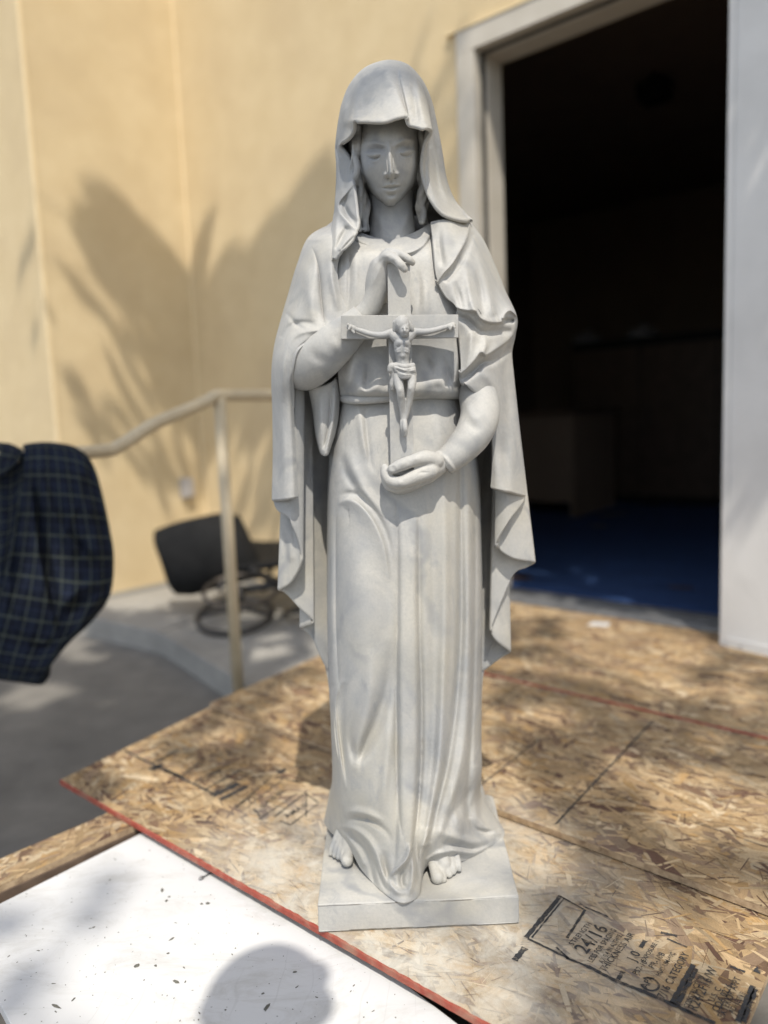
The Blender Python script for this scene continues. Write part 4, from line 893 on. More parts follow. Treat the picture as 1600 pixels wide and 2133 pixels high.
HOOD = [('v', [(830, 138, 3, 0), (832, 165, 4, -.003), (838, 195, 4, -.004), (845, 225, 4, -.004), (849, 240, 4, -.003)]), ('e', [(849, 238, 9, .005), (846, 220, 10, .006), (839, 190, 10, .005), (832, 160, 9, .003), (829, 138, 7, 0)]),
    ('r', [(866, 150, 7, 0), (874, 190, 8, .004), (880, 230, 8, .005), (890, 262, 7, .003)]), ('r', [(858, 160, 6, 0), (862, 200, 6, -.003), (868, 240, 6, -.004), (872, 262, 5, 0)]), ('r', [(884, 190, 5, 0), (894, 230, 5, -.003), (903, 262, 5, -.004), (912, 310, 5, -.002)]),
    ('r', [(735, 175, 7, 0), (728, 205, 7, -.003), (725, 250, 6, -.004), (718, 285, 5, 0)]), ('r', [(752, 165, 9, 0), (744, 200, 9, .003), (742, 240, 7, .003)]), ('r', [(762, 190, 8, 0), (758, 220, 8, -.0025), (758, 248, 7, -.002)]),
    ('r', [(895, 310, 5, .003), (893, 350, 6, .005), (898, 390, 6, .005), (915, 425, 6, .004), (945, 447, 5, 0)]), ('r', [(905, 320, 5, 0), (908, 360, 6, -.004), (915, 395, 6, -.004), (930, 425, 6, 0)]),
    ('e', [(736, 386, 8, .003), (722, 404, 10, .006), (707, 424, 9, .007), (709, 440, 8, .006), (722, 455, 9, .006), (739, 474, 9, .004)]), ('r', [(732, 404, 6, 0), (718, 425, 6, -.006), (724, 445, 6, -.008), (738, 462, 6, -.004)]), ('r', [(712, 330, 6, 0), (712, 360, 7, -.005), (715, 390, 6, -.003)]),
    ('r', [(704, 430, 4, 0), (700, 470, 5, .004), (698, 510, 4, 0)]), ('r', [(735, 488, 6, .004), (722, 500, 6, .005), (708, 518, 5, .003)]), ('r', [(722, 478, 7, -.004), (712, 495, 6, -.006), (702, 515, 5, -.003)])]
HOOD = [(q[0], [(a, b_, c, d_ * 1.6) for a, b_, c, d_ in q[1]]) for q in HOOD]
sheet('veil_hood', [rim, m0, m1, m2, sil, back, back2], 420, 150, HOOD, .0055, ST)

sheet('veil_lining', [[(702, 286, .0), (722, 286, .012), (748, 280, .035)], [(703, 340, -.002), (720, 340, .010), (746, 340, .032)], [(703, 405, .0), (718, 405, .012), (744, 405, .032)]], 40, 60, (), .004, ST)

# mantle over the left side of the picture: shoulder, sleeve edge
M_ROWS = [[(700, 462, -.05), (694, 464, -.01), (697, 466, .02), (704, 468, .045), (712, 474, .06), (720, 480, .068), (732, 490, .072)],
    [(652, 488, -.06), (643, 494, -.01), (654, 500, .04), (670, 507, .070), (685, 513, .085), (696, 520, .090), (710, 526, .086)],
    [(630, 545, -.06), (619, 550, -.01), (634, 555, .048), (654, 560, .080), (674, 562, .090), (690, 562, .094), (703, 563, .088)],
    [(612, 605, -.06), (601, 610, -.01), (620, 615, .055), (645, 618, .085), (670, 618, .094), (692, 616, .098), (711, 613, .092)],
    [(595, 660, -.06), (585, 666, .0), (604, 671, .060), (632, 671, .090), (662, 664, .099), (692, 655, .101), (723, 648, .095)],
    [(580, 705, -.06), (573, 712, .0), (588, 718, .058), (606, 716, .092), (632, 705, .106), (660, 694, .108), (700, 678, .104)],
    [(574, 745, -.05), (567, 750, .0), (576, 752, .048), (589, 750, .080), (603, 742, .096), (620, 728, .102), (650, 712, .100)],
    [(572, 790, -.04), (565, 795, .0), (573, 797, .04), (583, 796, .068), (595, 790, .084), (605, 782, .090), (613, 770, .088)],
    [(574, 850, -.03), (567, 852, .0), (575, 853, .032), (585, 853, .055), (596, 851, .066), (605, 849, .067), (612, 846, .058)],
    [(576, 945, -.03), (568, 946, .0), (576, 947, .03), (587, 947, .052), (598, 946, .062), (608, 945, .064), (617, 944, .056)],
    [(575, 1041, -.01), (566, 1041.5, .018), (574, 1041, .038), (586, 1040, .056), (600, 1038, .066), (612, 1036, .066), (622, 1035, .056)]]
L_STROKES = [('v', [(648, 512, 3, 0), (657, 532, 4, -.004), (665, 570, 5, -.008), (669, 620, 5, -.009), (673, 655, 4, -.007), (678, 684, 3, 0)]), ('r', [(630, 530, 12, 0), (640, 580, 14, .005), (648, 640, 12, .005), (655, 680, 9, 0)]),
    ('r', [(690, 545, 6, 0), (692, 580, 7, .004), (700, 620, 7, .004), (706, 648, 6, 0)]), ('r', [(660, 676, 5, 0), (630, 672, 6, -.004), (605, 680, 6, -.005), (588, 700, 6, -.003)]), ('r', [(668, 688, 5, .002), (635, 690, 7, .005), (608, 704, 7, .006), (592, 735, 7, .006), (588, 790, 6, .004), (590, 840, 6, 0)]),
    ('r', [(640, 690, 4, 0), (618, 676, 5, -.004), (600, 655, 5, -.002)]), ('e', [(612, 850, 7, .004), (610, 780, 9, .006), (616, 735, 9, .006), (640, 712, 8, .005), (680, 688, 8, .004)]), ('r', [(590, 870, 7, 0), (592, 940, 8, .003), (592, 1030, 8, 0)]), ('r', [(640, 500, 6, .003), (665, 497, 6, .004), (690, 492, 5, 0)])]
L_STROKES = [(q[0], [(a, b_, c, d_ * 1.25) for a, b_, c, d_ in q[1]]) for q in L_STROKES]
sheet('mantle_shoulder', M_ROWS, 180, 420, L_STROKES, .007, ST)
# hanging edges with zigzag pleats
def pleats(name, edge, y_top, drift, seg=26, th=.0055, nv=90, strokes=(), round_=.12, con=.12):
    """Cloth edge (px, py, depth) running forward to back; every column hangs straight down to it."""
    E_ = np.asarray(edge, float); dense = catmull(E_, seg * (len(E_) - 1))
    lin = np.column_stack([np.interp(np.linspace(0, len(E_) - 1, len(dense)), np.arange(len(E_)), E_[:, i]) for i in range(3)])
    dense = dense * (1 - round_) + lin * round_
    rows_ = []
    for t in np.linspace(0, 1, 9):
        r_ = dense.copy(); r_[:, 1] = y_top + (dense[:, 1] - y_top) * t
        k = (1 - t); r_[:, 0] = dense[:, 0] + drift * k + (dense[:, 0].mean() - dense[:, 0]) * con * k
        rows_.append(r_)
    return sheet(name, rows_, len(dense), nv, strokes, th, ST)
pleats('mantle_fold', [(568, 1038, .012), (577, 1062, .026), (606, 1085, .042), (632, 1160, .028), (612, 1208, .010), (586, 1227, -.002), (592, 1232, -.014), (620, 1262, -.010), (654, 1294, -.014), (640, 1302, -.028), (631, 1308, -.036), (652, 1330, -.038), (684, 1394, -.052), (720, 1410, -.07)], 790, 5, con=.30,
       strokes=[('r', [(600, 1060, 7, 0), (606, 1110, 8, .004), (612, 1160, 7, .003)])])
pleats('mantle_fold', [(1093, 1028, .006), (1090, 1046, .020), (1060, 1085, .038), (1031, 1132, .028), (1038, 1142, .012), (1070, 1162, .012), (1108, 1170, -.006), (1098, 1180, -.018), (1068, 1200, -.010), (1024, 1304, -.006), (1020, 1312, -.020), (1035, 1336, -.022), (1058, 1356, -.036), (1045, 1368, -.048), (1004, 1398, -.054), (970, 1410, -.07)], 845, -8, con=.55)
# the cloak's back, seen as its lining beside the gown
bk = []
for y, xl, xr, dl in ((438, 730, 908, -.02), (462, 704, 950, -.022), (520, 645, 1000, -.03), (620, 608, 1040, -.03), (720, 585, 1060, -.03), (830, 596, 1045, -.035), (950, 600, 1060, -.035), (1035, 606, 1062, -.035), (1130, 615, 1060, -.035), (1230, 632, 1052, -.04), (1310, 655, 1040, -.045), (1395, 684, 1004, -.055), (1500, 696, 998, -.06), (1690, 704, 998, -.07)):
    bk.append([(xl, y, dl), (xl + 22, y, dl - .012), (xl + 70, y, dl - .03), (740, y, -.088), (830, y, -.100), (930, y, -.088), (xr - 60, y, dl - .03), (xr - 20, y, dl - .012), (xr, y, dl)])
sheet('mantle_back', bk, 150, 260, [('r', [(640, 860, 9, 0), (640, 1000, 10, .006), (648, 1200, 9, .004), (665, 1330, 7, 0)]), ('r', [(664, 960, 8, -.004), (664, 1100, 8, -.005), (668, 1250, 7, 0)]), ('r', [(1012, 1000, 6, .004), (1012, 1150, 7, .005), (1010, 1330, 6, 0)])], .008, ST)

# mantle on the right: shoulder with cascading folds
R_ROWS = [[(897, 462, .062), (915, 458, .070), (938, 456, .066), (957, 457, .050), (972, 460, .028), (981, 463, .0), (975, 466, -.05)],
    [(904, 515, .092), (925, 512, .097), (950, 510, .090), (974, 507, .070), (994, 503, .040), (1008, 500, .0), (1000, 505, -.06)],
    [(909, 575, .101), (932, 572, .106), (960, 570, .101), (990, 565, .082), (1016, 560, .048), (1033, 555, .0), (1020, 560, -.06)],
    [(928, 616, .107), (948, 614, .111), (972, 612, .106), (1000, 610, .089), (1030, 608, .055), (1054, 607, .004), (1040, 610, -.06)],
    [(952, 642, .110), (966, 644, .113), (988, 646, .110), (1012, 650, .096), (1045, 655, .066), (1077, 660, .020), (1058, 662, -.05)],
    [(956, 690, .106), (972, 694, .109), (994, 698, .107), (1017, 700, .094), (1048, 700, .062), (1074, 698, .015), (1058, 700, -.05)],
    [(960, 740, .107), (976, 742, .109), (998, 745, .105), (1020, 745, .090), (1045, 742, .058), (1067, 735, .008), (1055, 740, -.05)],
    [(962, 785, .108), (978, 790, .107), (1000, 795, .101), (1022, 795, .086), (1047, 792, .056), (1071, 785, .008), (1058, 790, -.05)],
    [(975, 806, .104), (992, 818, .099), (1010, 830, .090), (1026, 838, .078), (1050, 842, .054), (1077, 842, .010), (1064, 842, -.05)],
    [(1016, 850, .075), (1024, 866, .072), (1032, 880, .066), (1042, 890, .060), (1060, 895, .046), (1083, 895, .012), (1070, 895, -.04)],
    [(1026, 920, .058), (1033, 925, .058), (1042, 930, .056), (1054, 935, .052), (1070, 938, .040), (1087, 938, .012), (1076, 938, -.03)],
    [(1025, 972, .054), (1033, 973, .058), (1043, 974, .058), (1055, 975, .054), (1071, 976, .041), (1091, 977, .013), (1080, 978, -.03)],
    [(1022, 1015, .052), (1034, 1018, .059), (1046, 1020, .061), (1058, 1021.5, .058), (1075, 1027, .042), (1095, 1033, .014), (1086, 1034, -.02)]]
R_STROKES = [('r', [(1050, 900, 8, 0), (1052, 950, 9, -.004), (1056, 1015, 9, -.002)]), ('r', [(1066, 890, 8, 0), (1072, 950, 9, .003), (1078, 1020, 8, 0)]), # veil border over the shoulder
    ('e', [(914, 586, 8, .005), (926, 570, 11, .007), (943, 552, 12, .008), (958, 528, 12, .008), (972, 500, 11, .007), (980, 470, 9, .004)][::-1]),
    ('r', [(930, 582, 6, -.004), (950, 560, 7, -.006), (970, 525, 7, -.006), (984, 490, 6, -.003)]), ('r', [(920, 470, 6, 0), (915, 500, 7, -.005), (920, 540, 7, -.005), (925, 560, 6, 0)]),
    # ridges running down to the wrist
    ('r', [(985, 490, 8, 0), (1000, 540, 9, .004), (1015, 590, 9, .006), (1025, 640, 8, .006), (1030, 660, 7, 0)]), ('r', [(968, 545, 7, 0), (975, 585, 8, .005), (982, 625, 8, .007), (988, 645, 6, .004)]), ('r', [(992, 560, 6, 0), (1000, 600, 7, -.006), (1005, 640, 7, -.007), (1008, 665, 6, 0)]), ('r', [(948, 585, 6, 0), (956, 615, 6, -.005), (962, 638, 5, -.003)]),
    # first cascade: everything above this line stands proud
    ('e', [(1078, 662, 14, .010), (1064, 648, 12, .008), (1052, 656, 12, .010), (1046, 672, 16, .012), (1020, 673, 20, .012), (1000, 664, 20, .010), (989, 650, 18, .010), (972, 648, 14, .007), (952, 643, 12, .006)]),
    ('r', [(1066, 668, 5, -.012), (1056, 668, 5, -.012)]), ('r', [(1076, 655, 5, .006), (1060, 648, 5, .009), (1050, 662, 5, .008)]),
    ('r', [(958, 660, 7, -.004), (975, 668, 8, -.009), (1000, 690, 9, -.009), (1030, 690, 9, -.007), (1060, 690, 7, -.004)]),
    # second cascade
    ('e', [(1076, 690, 12, .005), (1060, 710, 14, .008), (1030, 732, 16, .010), (1012, 742, 18, .011), (1003, 736, 16, .011), (990, 752, 15, .010), (975, 768, 14, .009), (960, 780, 12, .006)]),
    ('r', [(965, 790, 7, -.006), (985, 775, 7, -.010), (1005, 757, 7, -.011), (1030, 750, 8, -.007), (1060, 728, 7, -.004)]),
    ('r', [(985, 680, 7, 0), (982, 705, 8, .005), (978, 740, 8, .004), (968, 765, 6, 0)]), ('r', [(1008, 690, 6, 0), (1012, 715, 7, .006), (1006, 734, 6, .006)]),
    ('r', [(1000, 775, 10, 0), (1020, 790, 10, .004), (1040, 830, 10, .004), (1050, 880, 9, 0)]), ('r', [(1040, 740, 7, 0), (1052, 790, 8, -.004), (1060, 850, 8, -.004), (1062, 900, 7, 0)])]
R_STROKES = [(q[0], [(a, b_, c, d_ * 1.15) for a, b_, c, d_ in q[1]]) for q in R_STROKES]
sheet('mantle_shoulder', R_ROWS, 200, 470, R_STROKES, .007, ST)

# sleeves
def sleeve(name, pts, strokes, n=70):
    P = np.array([S(*p[:3]) for p in pts]); R = np.array([p[3] for p in pts]) / 1000
    V, Fc = tube_arrays(P, R, 64, n); V = carve(V, strokes, -1)
    return mesh(name, V, Fc, M_MARBLE, ST, True)
sl = sleeve('sleeve', [(618, 772, .020, 22), (632, 765, .050, 35), (668, 740, .085, 34), (710, 706, .102, 28), (746, 672, .106, 21.5), (758, 660, .107, 20)], [('r', [(640, 720, 10, 0), (660, 745, 10, -.003), (690, 760, 9, 0)]), ('r', [(690, 705, 8, 0), (700, 720, 8, .003), (706, 745, 8, 0)]), ('g', 640, 790, 25, 20, .003)])
sr = sleeve('sleeve', [(990, 770, .045, 27), (994, 815, .066, 28), (1000, 862, .084, 28.5), (985, 905, .100, 26.5), (955, 940, .108, 22.5), (934, 958, .110, 19.5), (930, 961, .110, 18.5)], [('r', [(985, 840, 10, 0), (975, 850, 8, .003), (990, 870, 8, .003), (1010, 865, 8, 0)]), ('r', [(965, 870, 8, 0), (985, 890, 8, -.003), (1005, 900, 8, 0)]), ('r', [(915, 945, 4, .003), (928, 955, 4, .003), (950, 985, 4, .003)])])
# end of the wide sleeve hanging under the forearm
sheet('sleeve_end', [[(640, 800, .045), (652, 806, .055), (668, 806, .060), (685, 800, .062), (700, 790, .060), (708, 785, .05)], [(650, 850, .03), (656, 852, .045), (668, 852, .058), (684, 850, .062), (698, 848, .060), (707, 848, .05)], [(656, 900, .025), (660, 902, .045), (670, 903, .060), (682, 900, .064), (693, 898, .058), (701, 895, .048)], [(664, 935, .035), (667, 940, .050), (674, 942, .060), (682, 940, .062), (687, 935, .055), (691, 928, .048)], [(668, 945, .045), (671, 948, .052), (675, 949.5, .057), (680, 949.5, .058), (684, 947, .054), (686, 943, .05)]], 80, 110,
      [('v', [(690, 800, 4, 0), (688, 840, 5, -.006), (685, 880, 5, -.008), (678, 920, 4, -.008), (672, 938, 3, 0)]), ('r', [(697, 810, 6, .003), (695, 860, 6, .005), (688, 905, 5, .005), (681, 940, 4, 0)]), ('r', [(668, 820, 6, 0), (668, 870, 7, .004), (670, 920, 5, 0)])], .006, ST)

# hands
blob('hand', [limb([(752, 664, .106, 16.5), (772, 640, .112, 15), (784, 610, .117, 15), (790, 580, .122, 15.5), (794, 556, .126, 15)]),
    limb([(778, 612, .112, 12), (780, 585, .116, 12.5), (785, 556, .122, 11)]), limb([(793, 600, .118, 13), (797, 575, .124, 12), (800, 552, .128, 11)]),
    limb([(795, 552, .131, 9.5), (806, 535, .140, 8.2), (821, 539, .150, 6.8), (835, 552, .156, 6.0), (843, 561, .155, 4.8)]),
    limb([(797, 548, .124, 9.5), (810, 528, .130, 8.0), (832, 530, .138, 6.6), (851, 540, .142, 5.6), (859, 547, .140, 4.6)]),
    limb([(793, 550, .114, 9), (808, 529, .116, 8.2), (828, 530, .122, 7), (844, 537, .124, 6)]), limb([(790, 552, .106, 8), (802, 534, .104, 7.4), (818, 534, .108, 6.4), (830, 540, .110, 5.6)]),
    limb([(796, 618, .104, 11), (803, 592, .106, 8.5), (812, 570, .108, 7)])], .0016, ST, 5,
    [('v', [(806, 545, 1.6, 0), (818, 548, 1.8, -.0022), (828, 553, 1.6, 0)]), ('g', 840, 557, 3.5, 3, -.0008), ('g', 806, 533, 6, 5, .0016), ('g', 821, 538, 5, 4, .0012), ('r', [(785, 560, 3, 0), (792, 545, 3, -.001), (800, 535, 3, 0)]), ('r', [(772, 600, 4, 0), (785, 575, 4, .0012), (795, 548, 4, 0)])])
blob('hand', [limb([(938, 956, 0.107, 17), (918, 962, 0.113, 16.5), (898, 976, 0.117, 17), (880, 986, 0.118, 16)]), limb([(905, 968, 0.121, 13), (880, 972, 0.124, 12), (868, 975, 0.124, 10)]),
    limb([(908, 960, .127, 11.5), (886, 954, .135, 11.0), (860, 960, .140, 9.0), (838, 968, .143, 9.0), (818, 977, .143, 7.4)]), limb([(902, 974, .121, 15), (866, 983, .119, 13), (838, 993, .117, 11), (822, 1000, .117, 9)]),
    limb([(896, 980, 0.131, 13), (862, 994, 0.137, 11), (834, 1005, 0.139, 9.8), (814, 1001, 0.137, 8.6), (804, 988, 0.135, 7.4), (802, 974, 0.133, 6.0)]),
    limb([(892, 988, 0.121, 13), (860, 1003, 0.123, 11), (830, 1013, 0.124, 9.6), (811, 1010, 0.122, 8), (803, 992, 0.120, 7.2), (801, 976, 0.119, 6.2)]),
    limb([(888, 992, 0.109, 10.5), (858, 1010, 0.109, 9.2), (832, 1018, 0.109, 8.4), (815, 1012, 0.107, 7.6), (808, 996, 0.106, 6.8), (806, 982, 0.105, 6)]),
    limb([(886, 992, 0.099, 9.5), (860, 1008, 0.097, 8.2), (838, 1014, 0.096, 7.4), (822, 1008, 0.095, 6.6), (815, 996, 0.094, 6)])], .0016, ST, 5,
    [('g', 818, 976, 4.5, 4.5, -.0012), ('r', [(812, 972, 1.2, .0008), (818, 969, 1.2, .0010), (825, 972, 1.2, .0008), (826, 979, 1.2, .0006)]), ('v', [(898, 985, 2, 0), (880, 984, 2.2, -.002), (868, 987, 2, 0)]), ('v', [(895, 1003, 2, 0), (868, 1011, 2.2, -.0022), (840, 1017, 2.2, -.0026), (818, 1015, 2, -.002), (806, 1003, 1.8, 0)]), ('g', 834, 1006, 6, 6, .0014), ('g', 866, 956, 7, 5, .0012), ('g', 838, 966, 6, 5, .0010), ('r', [(848, 955, 2, 0), (851, 962, 2, -.0008), (850, 970, 2, 0)])])

# feet
blob('foot', [limb([(742, 1725, .020, 21), (731, 1755, .048, 16), (726, 1772, .060, 12)])] + [limb([(734 - 7 * k, 1745 - 3 * k, .044 - .004 * k, 8.6 - .7 * k), (727 - 8.4 * k, 1776 - 3.5 * k, .068 - .006 * k, 8.0 - .8 * k), (723 - 8.4 * k, 1792 - 3.6 * k, .079 - .008 * k, (10.0 if k == 0 else 5.8 - .35 * k))]) for k in range(5)], .0015, ST, 3)
blob('foot', [limb([(915, 1755, .070, 22), (918, 1783, .096, 15), (924, 1798, .108, 12)])] + [limb([(900 + 12 * k, 1786 - 3 * k, .098 - .003 * k, 8.8 - .7 * k), (905 + 12.5 * k, 1811 - 3 * k, .117 - .003 * k, 8.2 - .8 * k), (911 + 12.4 * k - (1 if k > 2 else 0) * 4, 1827 + (4 if k == 1 else 0) - 6 * max(0, k - 1), .127 + (.004 if k == 1 else 0) - .005 * k, (10.2 if k == 0 else 6.2 - .35 * k))]) for k in range(5)], .0015, ST, 3)

# crucifix
cr = bpy.data.objects.new('crucifix', None); COL.objects.link(cr); cr.parent = ST; cr.matrix_parent_inverse = Matrix.Translation(-Vector(ST.location))
def plate(name, cs, th, parent):
    P = [S(*c) for c in cs]; n_ = np.cross(P[1] - P[0], P[3] - P[0]); n_ /= np.linalg.norm(n_)
    if n_ @ (CAM - P[0]) < 0: n_ = -n_
    bm = bmesh.new(); f_ = [bm.verts.new(p) for p in P]; b_ = [bm.verts.new(p - n_ * th) for p in P]
    bm.faces.new(f_); bm.faces.new(b_[::-1])
    for i in range(4): bm.faces.new((f_[i], b_[i], b_[(i + 1) % 4], f_[(i + 1) % 4]))
    bmesh.ops.recalc_face_normals(bm, faces=bm.faces[:])
    bmesh.ops.bevel(bm, geom=bm.edges[:], offset=.0007, segments=2, affect='EDGES', profile=.6)
    return from_bm(name, bm, M_MARBLE, parent)
plate('upright', [(807, 548, .1395), (854, 548, .1395), (863, 990, .131), (814, 990, .131)], .014, cr)
plate('crossbar', [(710, 657, .1395), (955, 655, .1395), (955, 703, .1385), (711, 706, .1385)], .015, cr)
CD = lambda y: .1395 - (y - 548) / 442 * .0085
def cl(pts): return limb([(x, y, CD(y) + dd, r) for x, y, dd, r in pts], None, 12)
cor = blob('figure', [cl([(838, 700, .010, 8.5), (838, 715, .012, 11.8), (838, 730, .012, 11.2), (839, 752, .010, 8.8), (842, 772, .010, 10)]), cl([(818, 695, .009, 7.2), (830, 704, .012, 8.5), (846, 704, .012, 8.5), (858, 694, .009, 7.2)]),
    cl([(815, 693, .009, 5.4), (796, 698, .010, 4.6), (774, 696, .010, 3.9), (754, 690, .009, 3.7), (738, 684, .008, 2.6)]), cl([(862, 691, .009, 5.4), (884, 691, .010, 4.6), (904, 688, .010, 3.9), (922, 683, .009, 3.7), (934, 679, .008, 2.6)]),
    cl([(737, 684, .008, 4.2), (728, 681, .008, 4.2)]), cl([(728, 681, .010, 2.2), (725, 676, .012, 1.8)]), cl([(730, 680, .012, 2), (727, 686, .013, 1.8)]), cl([(733, 688, .010, 1.9), (738, 693, .011, 1.6)]),
    cl([(935, 680, .008, 4.2), (943, 677, .008, 4.2)]), cl([(943, 676, .011, 2.2), (947, 682, .012, 1.8)]), cl([(940, 680, .012, 2), (938, 686, .012, 1.7)]),
    cl([(831, 776, .010, 7.8), (830, 795, .014, 7.0), (834, 816, .019, 5.6), (836, 834, .014, 5.3), (838, 858, .009, 3.9), (839, 878, .007, 3.0)]), cl([(854, 776, .010, 7.8), (858, 792, .014, 6.8), (857, 809, .018, 5.5), (853, 832, .013, 5.1), (848, 858, .010, 3.7), (843, 878, .010, 2.9)]),
    cl([(843, 878, .011, 3.8), (844, 892, .015, 3.8), (845, 905, .013, 2.8)]), cl([(838, 878, .008, 3.4), (839, 892, .010, 3.6), (842, 908, .008, 2.6)]), cl([(838, 698, .012, 6), (838, 688, .014, 6)])], .0008, cr, 4,
    [('g', 828, 722, 5, 3, -.0012), ('g', 849, 722, 5, 3, -.0012), ('r', [(838.5, 712, 1.6, -.0008), (838.5, 730, 1.6, -.0012), (839, 752, 1.6, -.0006)]), ('r', [(824, 728, 2, -.001), (832, 722, 2, -.0012), (838, 718, 2, 0)]), ('r', [(854, 728, 2, -.001), (846, 722, 2, -.0012), (840, 718, 2, 0)]), ('r', [(827, 734, 1.5, .0008), (833, 732, 1.5, .0008)]), ('r', [(850, 734, 1.5, .0008), (845, 732, 1.5, .0008)]), ('g', 839, 742, 5, 4, .0014), ('g', 831, 712, 6, 4, .0014), ('g', 847, 712, 6, 4, .0014), ('g', 834, 812, 4, 5, .0012), ('g', 853, 809, 4, 5, .0012)])
blob('figure_head', [ball(S(838, 676, CD(676) + .018), .0115, (.86, .95, 1.1)), ball(S(842, 687, CD(687) + .0225), .0085, (.85, .9, 1.2)), cl([(846, 697, .0215, 3.4), (844, 690, .024, 5)]), cl([(842, 684, .031, 1.6), (843.5, 689, .0335, 2.0)]),
    cl([(825, 672, .017, 4.6), (824, 684, .015, 4.2), (822, 694, .012, 3.4)]), cl([(850, 674, .017, 4.4), (856, 684, .015, 4.2), (859, 692, .012, 3.2)])] + [cl([(827 + 4 * k, 663 + abs(k - 3) * 1.2, .020, 2.6), (829 + 4 * k, 673 + abs(k - 2.5) * 1.5, .0245, 2.0)]) for k in range(6)], .0009, cr, 2,
    [('g', 839, 686, 2.2, 1.6, -.0014), ('g', 848, 686, 2.2, 1.6, -.0014), ('r', [(840, 695, 1, -.0008), (848, 695, 1, -.0008)])])
blob('loincloth', [cl([(825 + .5 * k, 760 + 5.2 * k, .012, 3.8), (842, 764 + 5.2 * k, .0205 + .0012 * (k % 2), 3.9), (860 + .8 * k, 761 + 5.2 * k, .012, 3.8)]) for k in range(5)] + [cl([(826, 764, .014, 5), (816, 763, .013, 5.2), (814, 770, .012, 5)]), cl([(818, 768, .011, 5), (821, 785, .009, 5.0), (819, 800, .008, 5.4), (819, 808, .007, 4.4)]), cl([(831, 768, .014, 7.4), (854, 770, .014, 7.6), (858, 780, .012, 6.4)])], .0009, cr, 2,
    [('r', [(824, 762, 1.5, -.001), (842, 767, 1.5, -.0014), (862, 764, 1.5, -.001)]), ('r', [(826, 770, 1.5, -.001), (845, 778, 1.5, -.0014), (864, 777, 1.5, -.001)]), ('r', [(828, 766, 1.5, .0008), (848, 773, 1.5, .001), (863, 771, 1.5, .0008)])])
# ------------------------------------------------------------------ plaid shirt slung over the rail
YR = 1.93
DO = YS - YR
def sh(rows): return [[(x, y, d + DO) for x, y, d in r] for r in rows]
def with_uv(o, nu, nv, wu, wv, u0=0., v0=0.):
    me = o.data; n = nu * nv; k = len(me.vertices); uv = np.zeros((k, 2), np.float32)
    jj, ii = np.meshgrid(np.linspace(0, wu, nu), np.linspace(0, wv, nv)); q = np.column_stack([jj.ravel() + u0, ii.ravel() + v0])
    uv[:n] = q; uv[n:2 * n] = q
    l = me.uv_layers.new(name='UVMap'); li = np.zeros(len(me.loops), int); me.loops.foreach_get('vertex_index', li); l.data.foreach_set('uv', uv[li].ravel())
shirt = empty('shirt', on_rail(120, 935), 'dark blue and green plaid shirt slung over the beige handrail', 'shirt')
SHR = sh([[(50, 990, -.06), (75, 975, -.06), (100, 975, -.06), (130, 980, -.06), (160, 985, -.06), (180, 1000, -.05)],
    [(48, 935, -.022), (72, 932, -.024), (98, 931, -.024), (128, 933, -.024), (152, 938, -.022), (176, 950, -.02)],
    [(50, 926, .0), (72, 922, .0), (98, 921, .0), (128, 924, .0), (155, 930, .0), (180, 946, .0)],
    [(50, 942, .022), (74, 938, .025), (102, 938, .026), (134, 942, .026), (166, 950, .024), (196, 972, .014)],
    [(46, 1000, .030), (74, 1000, .040), (106, 1000, .042), (142, 1002, .040), (178, 1008, .034), (211, 1020, .012)],
    [(36, 1075, .032), (70, 1075, .046), (108, 1076, .050), (150, 1078, .046), (192, 1080, .038), (225, 1084, .012)],
    [(24, 1150, .034), (64, 1152, .050), (108, 1155, .055), (156, 1158, .050), (203, 1158, .040), (237, 1158, .012)],
    [(4, 1225, .034), (52, 1232, .052), (104, 1240, .056), (154, 1248, .050), (200, 1248, .040), (230, 1238, .014)],
    [(-20, 1300, .034), (34, 1310, .050), (90, 1318, .054), (134, 1318, .050), (172, 1304, .040), (196, 1290, .018)],
    [(-40, 1362, .03), (16, 1372, .046), (66, 1380, .048), (106, 1374, .044), (134, 1350, .036), (150, 1334, .018)],
    [(-50, 1400, .02), (8, 1410, .036), (50, 1416, .038), (82, 1416, .034), (98, 1400, .030), (112, 1372, .016)],
    [(-52, 1410, .01), (6, 1418, .022), (46, 1423, .024), (78, 1427, .022), (92, 1424, .018), (104, 1408, .008)]])
